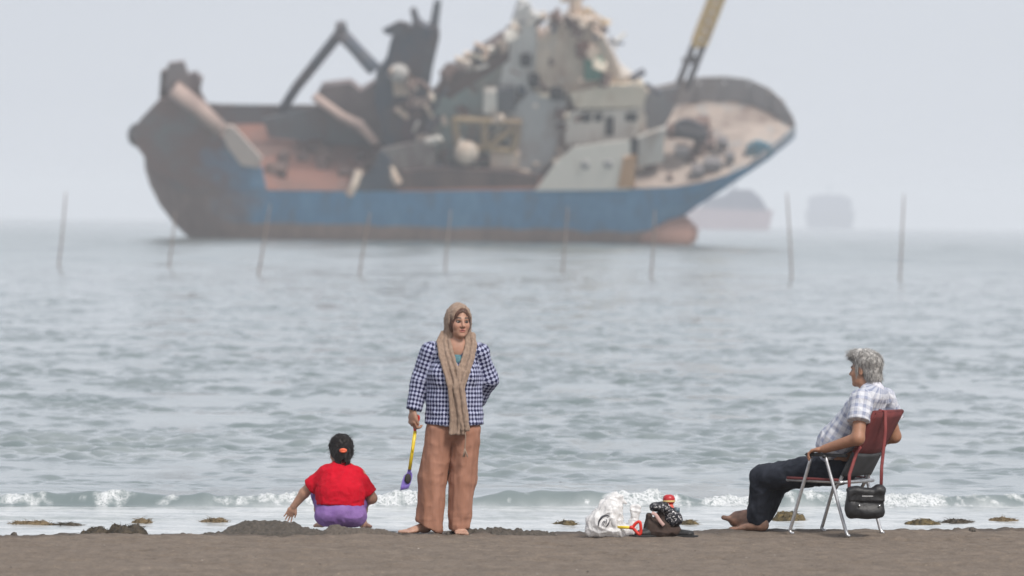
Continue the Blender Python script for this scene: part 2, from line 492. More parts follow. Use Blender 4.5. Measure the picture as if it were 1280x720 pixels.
def wrinkle(v, amp, sc, stretch=(1, 1, 1), seed=0):
    p = v * np.asarray(stretch) * sc
    p = p + .35 * np.stack([vnoise(p * .7, seed + 7), vnoise(p * .7 + 9, seed + 8), vnoise(p * .7 + 19, seed + 9)], 1)
    n = vnoise(p, seed); r = 1 - 2 * np.abs(n); m = vnoise(p * 2.1, seed + 1)
    return amp * (.65 * r + .3 * m)

# ------------------------------------------------------------------ the standing woman
W0 = gp(560, 667); W0[2] = 0
wom = empty('person', W0, 'standing barefoot woman in a beige headscarf, navy checked tunic and wide brown trousers', 'woman')
yaw = math.radians(18)
wh = Head((.060, -.005, 1.492), (math.sin(yaw), -math.cos(yaw), -.02), (.02, 0, 1), .955)
F = Field(axis((-.40, -.18, .0042), (-.18, -.03, .009), (-.03, .15, .0036), (.15, .40, .009)),
          axis((-.20, -.125, .006), (-.125, .09, .0042), (.09, .26, .009)), axis((-.012, .13, .005), (.13, .66, .016), (.66, .9, .0045), (.9, 1.36, .012), (1.36, 1.66, .0036)))
wh.sculpt(F, jaw=1.03)
F.add(cap((.048, .022, 1.42), (.035, .035, 1.26), .048, .058), .03)
F.add(etube((.035, .035, 1.27), (.03, .03, .80), (1, 0, 0), (.14, .08), (.15, .10)), .04)
F.add(cap((-.12, .035, 1.275), (.20, .035, 1.275), .04), .03); F.add(ell((.043, -.002, 1.30), (.078, .058, .09)), .03)
chain(F, [(-.155, .035, 1.26), (-.215, .045, 1.07), (-.256, .01, .868)], [.042, .036, .025], .02)
chain(F, [(.215, .035, 1.26), (.270, .085, 1.085), (.19, .19, .905)], [.042, .036, .026], .02)
chain(F, [(-.06, .02, .80), (-.12, .02, .42), (-.150, .02, .07)], [.085, .055, .037], .03)
chain(F, [(.11, .02, .80), (.10, .02, .42), (.078, .03, .07)], [.085, .055, .037], .03)
foot(F, (-.145, .035, .030), (-.325, -.075, .022), 1.0, side=-1)
foot(F, (.078, .055, .030), (.100, -.165, .022), 1.0, side=1)
hand(F, (-.258, .0, .862), (-.06, -.06, -1), (.80, .50, 0), (.5, -.8, 0), 1.05, curl=(36, 60, 40), thumb=20)
hand(F, (.19, .19, .905), (-.85, .2, -.35), (0, -1, 0), (0, .1, 1), .95, curl=(12, 15, 10))
v, q = finish(F, 1)
col = np.tile(np.array([.395, .22, .155]), (len(v), 1))
hz = sst(.95, .86, v[:, 2]); col = col * (1 - hz[:, None]) + np.array([.34, .19, .13]) * hz[:, None]
m = sst(.12, .04, v[:, 2]); col = col * (1 - m[:, None]) + np.array([.40, .235, .17]) * m[:, None]
wh.paint(v, col)
body = mesh_obj('body', v, q, SKIN, wom, attrs={'Col': colattr(col)})
wh.eyes(body, EYEW, EYED)
# hair framing the face
F = Field(axis((-.08, .20, .004)), axis((-.16, .14, .004)), axis((1.36, 1.66, .004)))
F.add(wh.E((-.008, 0, .029), (.101, .080, .0925)), .01)
F.add(wh.E((.005, 0, -.03), (.07, .083, .085)), .03)
F.sub(wh.E((.125, .002, -.036), (.105, .0705, .118)), .008)
F.sub(wh.E((.02, 0, -.15), (.2, .2, .07)), .01)
hairm = M('auburn_hair', (.060, .026, .016), (.115, .050, .030), 60, .5, .3, 220, stretch=(1, 1, .3))
hair_obj('hair', F, hairm, wom, lambda v: (v - wh.P(.1, 0, .13)) * V(1, 1, .4) + V(0, 0, -.08), 260, .04, .0013, 3, .002, 40, .06, keepfn=lambda v: wh.local(v)[:, 0] > .035)
# headscarf: hood, neck wrap and two hanging tails
F = Field(axis((-.13, .23, .005)), axis((-.24, .17, .005)), axis((.60, 1.67, .005)))
F.add(wh.E((-.026, 0, .031), (.118, .0915, .106)), .01)
F.add(etube(wh.P(-.04, 0, -.02), (.045, .06, 1.32), (1, 0, 0), (.095, .085), (.10, .08)), .03)
F.sub(wh.E((.140, .004, -.052), (.152, .089, .178)), .008)
F.sub(cap((.07, -.08, 1.42), (.052, -.15, 1.25), .060, .045), .02)
def folds(pts, width, r, n, k=.006, across=(1, 0, 0), fl=.6):
    pts = [np.asarray(p, float) for p in pts]; ac = np.asarray(across, float)
    for i in range(n):
        t = i / (n - 1) - .5
        pp = [p + ac * t * (wd if hasattr(width, '__len__') else width) + V(0, -.009 * math.sin(i * 2.4 + 1), 0) for p, wd in zip(pts, width if hasattr(width, '__len__') else [width] * len(pts))]
        chain(F, pp, [r] * len(pp), k)
# wraps around the neck on both sides
folds([(-.030, .03, 1.415), (-.046, -.025, 1.35), (-.030, -.085, 1.27), (.005, -.137, 1.16), (.035, -.158, 1.05), (.048, -.158, .95), (.062, -.160, .80), (.055, -.160, .71)],
      [.06, .075, .085, .09, .08, .075, .09, .085], .0118, 6, .004)
folds([(.135, .03, 1.405), (.146, -.025, 1.335), (.130, -.085, 1.25), (.095, -.138, 1.14), (.065, -.163, 1.03), (.085, -.168, .92), (.105, -.168, .80), (.112, -.166, .74)],
      [.05, .06, .065, .068, .06, .05, .045, .04], .0118, 5, .004)
F.cut((.06, -.16, .675), (.25, 0, -1))
v, q = finish(F, 1)
v = disp(v, q, wrinkle(v, .0048, 26, (1, 1, .35), 5) + wrinkle(v, .003, 45, (1, 1, .7), 6))
scm = M('beige_scarf', (.215, .152, .114), (.30, .215, .162), 60, .92, .35, 420, .002, sheen=.1, stretch=(1, 1, .4))
scarf = mesh_obj('headscarf', v, q, scm, wom)
tb = MB().tube(smoothpath([(.112, -.168, .76), (.116, -.174, .68), (.112, -.174, .60)]), .004, 6)
for i in range(6): tb.tube([(.112, -.174, .605), (.112 + .02 * math.sin(i * 1.9), -.174 + .008 * math.cos(i * 2.3), .545 + .008 * (i % 2))], [.006, .004], 5)
tb.build('tassel', scm, scarf, smooth=True)
# tunic
PT = [((-.150, .035, 1.275), (-.215, .045, 1.07)), ((-.215, .045, 1.07), (-.254, .012, .866)),
      ((.215, .035, 1.272), (.272, .085, 1.088)), ((.272, .085, 1.088), (.19, .18, .915))]
F = Field(axis((-.34, .40, .0062)), axis((-.20, .27, .0062)), axis((.72, 1.38, .0062)))
F.add(etube((.035, .03, 1.25), (.033, .01, 1.10), (1, 0, 0), (.168, .095), (.188, .135)), .03)
F.add(etube((.033, .01, 1.10), (.033, .012, .96), (1, 0, 0), (.188, .135), (.186, .138)), .03)
F.add(etube((.033, .012, .96), (.034, .012, .70), (1, 0, 0), (.184, .138), (.214, .166)), .03)
F.add(cap((-.118, .035, 1.272), (.193, .035, 1.272), .054), .03); F.add(cap((-.12, .035, 1.275), (.0, .035, 1.325), .05), .05); F.add(cap((.195, .035, 1.275), (.08, .035, 1.325), .05), .05)
F.add(cap((-.02, .03, 1.31), (.10, .03, 1.31), .055), .03)
for b in (-.05, .115): F.add(ell((b, -.075, 1.12), (.075, .058, .08)), .04)
for (a, b), (ra, rb) in zip(PT, ((.060, .056), (.056, .052), (.061, .060), (.060, .050))): F.add(cap(a, b, ra, rb, flat=(rb in (.052, .050))), .04)
F.sub(cap((.045, -.03, 1.40), (.045, -.14, 1.215), .075, .05), .01)
F.cut((.02, 0, .764), (.04, 0, -1)); F.cut((-.06, 0, .766), (-.07, 0, -1))
v, q = finish(F, 1)
dd = [segdist(v, a, b) for a, b in PT]; dist = np.stack([d for d, _ in dd], 1); near = dist.argmin(1)
tors = np.abs(v[:, 0] - .034) < np.interp(v[:, 2], [.7, 1.0, 1.2, 1.3], [.22, .186, .172, .14])
arm = (dist.min(1) < .085) & ~tors
pat = np.zeros((len(v), 3))
th = np.arctan2(v[:, 0] - .034, -(v[:, 1] - .015)); pat[:, 0] = th * .18; pat[:, 1] = v[:, 2]
for i, (a, b) in enumerate(PT):
    w, u, w2 = frame3(np.asarray(b) - np.asarray(a), (0, -1, 0)); r = v - np.asarray(a)
    mm = arm & (near == i); an = np.arctan2(r @ w2, r @ u)
    pat[mm, 0] = (an * .058)[mm]; pat[mm, 1] = -(r @ w)[mm] + (0 if i in (0, 2) else -np.linalg.norm(np.subtract(*PT[i - 1])))
am = wrinkle(v, .0075, 14, (1, 1, .8), 21) + wrinkle(v, .003, 30, (1, 1, 1), 23) + wrinkle(v, .0045, 11, (2.0, 2.0, .45), 33) * sst(1.05, .85, v[:, 2])
v = disp(v, q, am)
n = NT('checked_navy_cotton'); a = n.node('ShaderNodeAttribute', attribute_name='pat'); sp = n.node('ShaderNodeSeparateXYZ'); n.link(a.outputs['Vector'], sp.inputs[0])
PER = .0268
u1 = n.math('MULTIPLY', sp.outputs[0], 1 / PER); v1 = n.math('MULTIPLY', sp.outputs[1], 1 / (PER * 1.12))
k1 = n.math('FLOOR', n.math('ADD', u1, v1)); k2 = n.math('FLOOR', n.math('SUBTRACT', u1, v1))
par = n.math('MODULO', n.math('ABSOLUTE', n.math('ADD', k1, k2)), 2.0)
cl = n.mix(n.math('GREATER_THAN', par, .5), (.018, .020, .066), (.37, .39, .53))
wv = n.ramp(n.noise(n.coord('Object'), 220, 3), [(.3, (.85,) * 3), (.7, (1.1,) * 3)])
n.set(**{'Base Color': n.mix(1.0, cl, wv, 'MULTIPLY'), 'Roughness': .85}); n.b.inputs['Specular IOR Level'].default_value = .25
n.bump(n.noise(n.coord('Object'), 60, 6, .7), .6, .006)
mesh_obj('tunic', v, q, n.m, wom, attrs={'pat': ('FLOAT_VECTOR', pat)})
MB().sphere((.045, -.010, 1.212), (.075, .087, .060)).build('undershirt', M('teal_shirt', (.05, .13, .16), (.10, .22, .25), 40), wom, smooth=True)
# trousers
F = Field(axis((-.32, .27, .0065)), axis((-.20, .20, .0065)), axis((-.01, .84, .0075)))
F.add(etube((.030, .01, .82), (.026, .01, .745), (1, 0, 0), (.175, .118), (.180, .125)), .02)
for P, R in ((((-.060, .01, .715), (-.116, .008, .38), (-.142, .008, -.03)), ((.103, .120), (.095, .108), (.096, .112))),
             (((.116, .01, .715), (.095, .012, .38), (.072, .012, -.03)), ((.102, .120), (.091, .104), (.068, .096)))):
    for i in range(2): F.add(etube(P[i], P[i + 1], (1, 0, 0), R[i], R[i + 1], flat=i == 1), .012)
F.sub(cap((.022, -.16, .62), (-.002, -.17, .48), .006, .020), .03); F.sub(cap((-.002, -.16, .50), (-.018, -.25, -.06), .012, .020), .02); F.sub(cap((-.002, .2, .50), (-.018, .2, -.06), .006, .020), .02)
F.sub(cap((-.002, 0, .44), (-.020, 0, -.06), .004, .020), .02)
F.f = np.maximum(F.f, np.where(F.a[0][:, None, None] < -.015, (.052 - (F.a[0][:, None, None] + .14) * .45 + .1 * F.a[1][None, :, None] - F.a[2][None, None, :]), (.040 + .12 * F.a[1][None, :, None] + (F.a[0][:, None, None] - .08) * .12 - F.a[2][None, None, :])).astype(np.float32) * .9)
v, q = finish(F, 1)
leg = sst(.72, .35, v[:, 2])
am = wrinkle(v, .0105, 10, (1.6, 1.6, .22), 41) * (.35 + .65 * leg) + wrinkle(v, .004, 22, (1, 1, .6), 55) + .0025 * np.sin(v[:, 0] * 62 + 3.2 * v[:, 2] + 2 * vnoise(v * 4, 46)) * leg * (v[:, 1] < .03) + wrinkle(v, .006, 8, (1.1, 1.1, .9), 47)
am += wrinkle(v, .006, 14, (.6, .6, 1.6), 77) * sst(.2, .05, v[:, 2])
v = disp(v, q, am)
trm = M('brown_corduroy', (.265, .128, .084), (.36, .185, .130), 7, .9, .5, 150, .003, spec=.2, lo=.3, hi=.7, stretch=(2.5, 2.5, .35), detail=8)
mesh_obj('trousers', v, q, trm, wom)

# toy shovel in her hand
sh = empty('toy_shovel', W0 + V(-.25, .018, .40), 'yellow shafted toy shovel with purple blade hanging from the hand of the standing woman', 'toy shovel')
RED = M('red_plastic', (.62, .03, .015), (.52, .025, .015), 30, .35); YEL = M('yellow_plastic', (.72, .53, .02), (.62, .44, .02), 25, .38)
PUR = M('purple_plastic', (.17, .11, .42), (.23, .17, .52), 40, .4); 
def loc(px, py, dy=0): return V((px - 560) / 177 + .25, dy, (667 - py) / 177 - .40)
t = MB(); t.tube(smoothpath([loc(517.2, 541), loc(516.2, 532), loc(516, 525), loc(518, 521.5), loc(521.5, 521.5), loc(521.5, 526), loc(519, 533), loc(517.2, 541)], 5), .0085, 8); t.build('handle', RED, sh, smooth=True)
t = MB(); t.tube([loc(517.5, 540), loc(514.2, 566), loc(511.2, 588)], [.0125, .012, .012], 12); t.box(loc(514.5, 563, -.012), (.004, .003, .02)); t.build('shaft', YEL, sh, smooth=True)
bl = MB(); rows = []
for i, (px, py, w, dp) in enumerate(((511.2, 587, .012, .012), (510.6, 592, .016, .012), (509.6, 594.5, .030, .016), (508.2, 601, .036, .02), (506.3, 608, .034, .014), (505.0, 613, .030, .006))):
    c = loc(px, py, -.0); ax = V(.97, 0, .24)
    rows.append([c + ax * w * s + V(0, dp * (1 - s * s) - .004, 0) for s in (-1, -.6, 0, .6, 1)])
vv = [p for r in rows for p in r]; back = [p + V(0, .006, 0) for p in vv]; nr = len(rows)
ff = []
for i in range(nr - 1):
    for j in range(4):
        a = i * 5 + j; ff += [(a, a + 1, a + 6, a + 5), (a + 30 + 5, a + 36, a + 31, a + 30)]
bd = [i for i in range(5)] + [5 * i + 4 for i in range(1, nr)] + [25 + j for j in (3, 2, 1, 0)] + [5 * i for i in range(nr - 2, 0, -1)]
for i in range(len(bd)): a, b = bd[i], bd[(i + 1) % len(bd)]; ff.append((b, a, a + 30, b + 30))
bl.add(vv + back, ff)
blade = bl.build('blade', PUR, sh, smooth=True)
MB().sphere(loc(509.3, 599.5, .004), (.024, .012, .036)).build('wet_sand', M('dark_wet_sand', (.02, .018, .016), (.05, .042, .035), 160, .8, .6, 300), blade, smooth=True)

# ------------------------------------------------------------------ the squatting child
C0 = gp(425, 661); C0[2] = 0.0
ch = empty('person', C0, 'squatting child in red shirt and purple shorts, reaching down to the dark sand pile', 'child')
hh = Head((-.010, .135, .548), (-.42, .88, -.30), (-.05, .30, 1), .87)
F = Field(axis((-.42, -.24, .0042), (-.24, -.09, .008), (-.09, .07, .0045), (.07, .30, .008)), axis((-.20, .04, .009), (.04, .42, .0055)), axis((-.01, .16, .0055), (.16, .44, .009), (.44, .68, .0045)))
hh.sculpt(F, jaw=1.08, nose=.7)
F.add(cap((-.004, .11, .49), (.0, .07, .42), .040, .048), .03)
F.add(etube((0, .06, .41), (0, -.03, .15), (1, 0, 0), (.11, .075), (.13, .10)), .03)
F.add(cap((-.11, .06, .395), (.11, .06, .395), .04), .03)
chain(F, [(-.135, .06, .39), (-.262, .115, .245), (-.335, .15, .150)], [.040, .037, .024], .015)
chain(F, [(.135, .06, .39), (.222, .085, .215), (.12, .26, .15)], [.040, .038, .026], .015)
for s, ax in ((-1, -.128), (1, .155)):
    chain(F, [(.08 * s, -.01, .13), (.148 * s, .24, .235)], [.075, .052], .03)
    chain(F, [(.148 * s, .24, .225), (.145 * s, .15, .13), (ax, .045, .055)], [.046, .044, .029], .02)
    foot(F, (ax, .035, .030), (ax + .035 * s, .205, .018), .78, side=-s)
hand(F, (-.337, .152, .146), (-.42, .10, -.85), (-.1, -.3, -.2), (.55, -.7, 0), .74, curl=(14, 22, 18), spread=8)
hand(F, (.115, .265, .148), (-.8, .4, -.4), (0, 0, -1), (0, -1, 0), .72)
v, q = finish(F, 1)
col = np.tile(np.array([.40, .225, .155]), (len(v), 1)); hh.paint(v, col)
m = sst(.14, .08, v[:, 2]) * (v[:, 0] < -.3); col = col * (1 - .45 * m[:, None])
m = sst(.10, .03, v[:, 2]) * (v[:, 0] > -.25); col = col * (1 - m[:, None]) + np.array([.47, .27, .20]) * m[:, None]
cb = mesh_obj('body', v, q, SKIN, ch, attrs={'Col': colattr(col)}); hh.eyes(cb, EYEW, EYED)
F = Field(axis((-.13, .12, .0042)), axis((-.02, .27, .0042)), axis((.42, .68, .0042)))
F.add(hh.E((-.022, 0, .038), (.112, .096, .100)), .01)
F.add(hh.E((-.045, 0, -.028), (.080, .094, .075)), .03)
F.add(cap((.022, .03, .545), (.026, .020, .470), .042, .040), .03); F.add(cap((.0, .035, .52), (.0, .03, .475), .045, .04), .03)
F.sub(hh.E((.11, 0, -.03), (.088, .07, .10)), .01)
for b in (-1, 1): F.sub(hh.E((.008, .09 * b, -.012), (.024, .03, .034)), .01)
dk = M('black_hair', (.008, .006, .006), (.020, .016, .015), 60, .5, .3, 220, stretch=(1, 1, .3), spec=.25)
hair_obj('hair', F, dk, ch, lambda v: (V(.02, .04, .50) - v) + V(0, 0, -.03), 900, .055, .0013, 9, .004, 34, .16)
t = MB()
t.tube([V(.016 + .019 * math.cos(a), -.016 + .004 * math.cos(a * 2), .557 + .0075 * math.sin(a)) for a in np.linspace(0, 2 * math.pi, 18)], .0095, 8)
t.build('hair_tie', M('orange_hair_band', (.85, .16, .07), rough=.5), ch, smooth=True)
F = Field(axis((-.30, .30, .006)), axis((-.22, .24, .006)), axis((.12, .50, .006)))
F.add(etube((.0, -.045, .115), (0, -.02, .25), (1, 0, 0), (.163, .125), (.165, .125)), .03)
F.add(etube((0, -.02, .25), (0, .035, .37), (1, 0, 0), (.165, .125), (.150, .098)), .03)
F.add(cap((-.085, .05, .375), (.085, .05, .375), .062), .03)
F.add(cap((-.02, .07, .435), (.02, .07, .435), .05), .03)
F.add(cap((-.105, .055, .378), (-.216, .098, .290), .062, .060, flat=True), .03)
F.add(cap((.105, .055, .378), (.208, .075, .245), .063, .058, flat=True), .03)
F.cut((0, 0, .160), (-.06, -.1, -1))
v, q = finish(F, 1)
am = wrinkle(v, .0075, 12, (1, 1, .6), 12) + wrinkle(v, .004, 26, (1, 1, .8), 16) + wrinkle(v, .005, 20, (.6, 1, 1.3), 15) * sst(.30, .18, v[:, 2]); v = disp(v, q, am)
mesh_obj('shirt', v, q, M('red_cotton', (.43, .002, .014), (.53, .004, .020), 14, .9, .6, 45, .007, spec=.2), ch)
F = Field(axis((-.27, .27, .006)), axis((-.22, .36, .0065)), axis((-.005, .33, .006)))
F.add(ell((.004, -.045, .115), (.175, .135, .105)), .01)
F.add(ell((-.07, -.05, .095), (.11, .12, .085)), .02); F.add(ell((.08, -.05, .095), (.11, .12, .085)), .02)
for s in (-1, 1): F.add(cap((.085 * s, .0, .14), (.152 * s, .245, .235), .088, .068), .03)
F.cut((0, 0, .017), (0, 0, -1)); F.cut((0, .29, .2), (0, 1, .1))
v, q = finish(F, 1); v = disp(v, q, wrinkle(v, .005, 16, (1, 1, 1), 19))
mesh_obj('shorts', v, q, M('purple_jersey', (.165, .085, .265), (.26, .155, .375), 9, .9, .6, 50, .007, spec=.2, lo=.3, hi=.7), ch)

# ------------------------------------------------------------------ seated man (forward, left, up) and his chair
S0 = gp(1043, 668); S0[2] = 0; RZ = math.radians(150)
man = empty('person', S0, 'grey haired man in pale plaid shirt and black trousers sitting in the folding chair', 'man', RZ)
mh = Head((-.222, .0, 1.175), (1, 0, -.03), (.05, 0, 1), 1.0)
F = Field(axis((-.44, -.14, .0055), (-.14, .10, .0045), (.10, .52, .012), (.52, .93, .0055)), axis((-.40, -.22, .0075), (-.22, -.11, .008), (-.11, .11, .0048), (.11, .22, .008), (.22, .40, .0045)),
          axis((-.015, .18, .0055), (.18, .53, .012), (.53, .76, .005), (.76, 1.04, .011), (1.04, 1.36, .0045)))
mh.sculpt(F, jaw=1.12, nose=1.05)
F.add(cap((-.240, 0, 1.09), (-.285, 0, .97), .056, .064), .03)
F.add(etube((-.28, 0, .97), (-.02, 0, .50), (0, 1, 0), (.15, .08), (.15, .10)), .04)
F.add(cap((-.29, -.15, .98), (-.29, .15, .98), .045), .03)
for s in (1, -1):
    chain(F, [(-.295, .185 * s, .965), (-.322, .292 * s, .70), (-.05, .270 * s, .618)], [.052, .046, .031], .02)
    hand(F, (-.045, .270 * s, .618), (1, 0, -.16), (0, 0, -1), (0, -s, 0), 1.04, curl=(20, 42, 30), thumb=40, spread=6)
chain(F, [(.02, .10, .47), (.53, .085, .39)], [.085, .06], .03); chain(F, [(.53, .085, .39), (.61, .0, .11)], [.055, .038], .02)
chain(F, [(.02, -.10, .47), (.50, -.085, .39)], [.085, .06], .03); chain(F, [(.50, -.085, .39), (.62, -.05, .13)], [.055, .038], .02)
foot(F, (.545, .03, .034), (.815, .075, .024), 1.05, side=-1)
foot(F, (.665, -.04, .048), (.885, -.02, .108), 1.28, side=1, up=(-.45, .0, .9)); F.add(cap((.655, -.04, .115), (.80, -.03, .10), .05, .036), .03); F.add(cap((.70, -.035, .062), (.81, -.03, .066), .056, .048), .03)
F.add(cap((.615, -.04, .14), (.69, -.035, .075), .040, .036), .02); F.add(cap((.61, .0, .12), (.585, .02, .05), .038, .034), .02)
v, q = finish(F, 1)
col = np.tile(np.array([.40, .215, .14]), (len(v), 1))
am = sst(.72, .60, v[:, 2]) * (v[:, 0] < .3); ar = sst(.17, .23, np.abs(v[:, 1])); col = np.where((ar > .5)[:, None], np.array([.31, .155, .095]), col)
ft = (v[:, 2] < .2) & (v[:, 0] > .4); nz = fbm(v * 30, 3, 4)[:, None]
col = np.where(ft[:, None], np.array([.22, .125, .088]) * (1 + .3 * nz), col)
far = ft & (v[:, 1] < -.0) & (v[:, 0] > .63)
sole = far & (((v - V(.655, -.04, .045)) @ V(-.35, 0, .94)) < -.012)
col = np.where(sole[:, None], np.array([.075, .058, .048]), col)
col = np.where((far & ~sole)[:, None], np.array([.24, .125, .09]) * (1 + .5 * nz), col)
mh.paint(v, col, brow=(.12, .11, .10), browt=.007)
mb = mesh_obj('body', v, q, SKIN, man, attrs={'Col': colattr(col)}); mh.eyes(mb, EYEW, EYED)
F = Field(axis((-.42, -.04, .0042)), axis((-.15, .15, .0042)), axis((1.02, 1.38, .0042)))
F.add(mh.E((-.030, 0, .053), (.106, .091, .092)), .01)
F.add(mh.E((.030, 0, .105), (.085, .078, .045)), .03)
F.add(mh.E((.085, 0, .105), (.032, .055, .026)), .02)
F.add(mh.E((-.068, 0, -.035), (.056, .078, .075)), .03)
F.sub(mh.E((.115, 0, -.02), (.09, .11, .095)), .012)
F.sub(mh.E((.055, 0, -.06), (.065, .12, .09)), .012)
for b in (-1, 1): F.sub(mh.E((.000, .09 * b, -.012), (.024, .032, .034)), .01)
for b in (-1, 1): F.add(mh.E((.022, .072 * b, .008), (.012, .007, .03)), .01)
gm = NT('grey_hair'); vv = gm.coord('Object', (1, 1, .35)); gr = gm.ramp(gm.noise(vv, 70, 6, .7), [(.36, (.10, .095, .09)), (.52, (.36, .345, .33)), (.68, (.66, .64, .61))])
gm.set(**{'Base Color': gr, 'Roughness': .55}); gm.bump(gm.noise(vv, 170, 4), .6, .004)
def mflow(v):
    q = v - mh.P(.0, 0, .13); f = np.stack([-.25 - 0 * q[:, 0], q[:, 1] * 4, -.3 - .6 * (q[:, 2] < -.03)], 1)
    fr = v[:, 0] > -.19; f[fr] = np.stack([.8 + 0 * q[fr, 0], q[fr, 1] * 3, .12 + 0 * q[fr, 0]], 1); return f
hair_obj('hair', F, gm.m, man, mflow, 3200, .046, .0011, 21, .005, 26, .26)
# shirt
PT = [((-.292, .182, .965), (-.312, .262, .815)), ((-.292, -.182, .965), (-.312, -.262, .815))]
F = Field(axis((-.46, .22, .0062)), axis((-.37, .37, .0062)), axis((.42, 1.10, .0062)))
F.add(etube((-.015, 0, .47), (-.06, 0, .66), (0, 1, 0), (.185, .150), (.192, .155)), .03)
F.add(etube((-.06, 0, .66), (-.225, 0, .88), (0, 1, 0), (.192, .155), (.196, .122)), .03)
F.add(etube((-.225, 0, .88), (-.295, 0, .99), (0, 1, 0), (.196, .122), (.165, .09)), .03)
F.add(cap((-.29, -.155, .975), (-.29, .155, .975), .068), .03)
F.add(cap((-.28, -.05, 1.015), (-.28, .05, 1.015), .058), .03)
F.add(ell((.0, 0, .64), (.125, .165, .13)), .04)
for (a, b) in PT: F.add(cap(a, b, .082, .083, flat=True), .025)
F.sub(cap((-.25, 0, 1.08), (-.20, 0, 1.16), .058, .07), .006)
F.cut((0, 0, .52), (-.5, 0, -1))
v, q = finish(F, 1)
dd = np.stack([segdist(v, a, b)[0] for a, b in PT], 1); arm = (dd.min(1) < .105) & (np.abs(v[:, 1]) > .185)
ax = V(-.29, 0, .52); ax /= np.linalg.norm(ax)
pat = np.zeros((len(v), 3)); rr = v - V(-.02, 0, .5); e = np.cross(V(0, 1, 0), ax)
s_ = rr @ ax; th = np.arctan2(v[:, 1], rr @ e); pat[:, 0] = np.arctan2(v[:, 1], -(rr @ e)) * .18; pat[:, 1] = s_
for i, (a, b) in enumerate(PT):
    w, u, w2 = frame3(np.subtract(b, a), (0, 0, 1)); r = v - np.asarray(a); mm = arm & (dd.argmin(1) == i)
    pat[mm, 0] = (np.arctan2(r @ w2, r @ u) * .085)[mm]; pat[mm, 1] = (r @ w)[mm]
am = wrinkle(v, .0085, 12, (1, 1, .9), 61) + wrinkle(v, .003, 28, (1, 1, 1), 62) + wrinkle(v, .005, 18, (1, 1, .5), 63) * sst(.85, .6, v[:, 2]); v = disp(v, q, am)
n = NT('plaid_cotton'); a = n.node('ShaderNodeAttribute', attribute_name='pat'); sp = n.node('ShaderNodeSeparateXYZ'); n.link(a.outputs['Vector'], sp.inputs[0])
def band(src, per, w, off=0.0):
    f = n.math('FRACT', n.math('ADD', n.math('MULTIPLY', src, 1 / per), 40.0 + off)); return n.math('LESS_THAN', f, w)
b1 = n.math('ADD', band(sp.outputs[0], .062, .42), band(sp.outputs[1], .062, .42)); b2 = n.math('ADD', band(sp.outputs[0], .031, .12, .3), band(sp.outputs[1], .062, .10, .6))
cl = n.ramp(n.math('MULTIPLY', b1, .5), [(0, (.58, .59, .63)), (.5, (.43, .45, .52)), (1, (.25, .275, .37))])
cl = n.mix(n.math('MULTIPLY', b2, .35), cl, (.30, .28, .33))
n.set(**{'Base Color': n.mix(1.0, cl, n.ramp(n.noise(n.coord('Object'), 200, 3), [(.3, (.88,) * 3), (.7, (1.08,) * 3)]), 'MULTIPLY'), 'Roughness': .85}); n.bump(n.noise(n.coord('Object'), 55, 4), .35, .004)
shirt = mesh_obj('shirt', v, q, n.m, man, attrs={'pat': ('FLOAT_VECTOR', pat)})
# collar
F = Field(axis((-.42, -.12, .004)), axis((-.14, .14, .004)), axis((.98, 1.14, .004)))
F.add(etube((-.290, 0, 1.03), (-.262, 0, 1.085), (0, 1, 0), (.078, .082), (.067, .069), flat=True), .01)
F.sub(etube((-.295, 0, 1.0), (-.255, 0, 1.10), (0, 1, 0), (.068, .072), (.059, .061)), .003)
v, q = finish(F, 1); mesh_obj('collar', v, q, M('collar_cotton', (.50, .50, .58), (.64, .64, .70), 45, .85, .2), shirt)
# trousers
F = Field(axis((-.20, .72, .0065)), axis((-.25, .25, .0065)), axis((.03, .66, .0065)))
F.add(ell((.0, 0, .475), (.165, .190, .125)), .01)
for s, kn, an, R in ((1, (.535, .085, .388), (.605, .004, .075), (.112, .088, .075)), (-1, (.505, -.085, .388), (.603, -.045, .10), (.112, .088, .075))):
    F.add(cap((.05, .095 * s, .465), kn, R[0], R[1]), .03)
    F.add(cap(kn, an, R[1], R[2], flat=True), .012)
F.add(cap((.43, -.05, .36), (.57, -.02, .16), .05, .04), .05)
F.cut((0, 0, .565), (-.35, 0, 1))
v, q = finish(F, 1)
am = wrinkle(v, .012, 11, (1, 1, .7), 81) + wrinkle(v, .004, 26, (1, 1, 1), 82) + wrinkle(v, .006, 17, (1.3, .8, .5), 83) * sst(.35, .55, v[:, 0]); v = disp(v, q, am)
mesh_obj('trousers', v, q, M('black_trousers', (.012, .015, .023), (.026, .030, .042), 8, .88, .35, 140, .003, spec=.25), man)

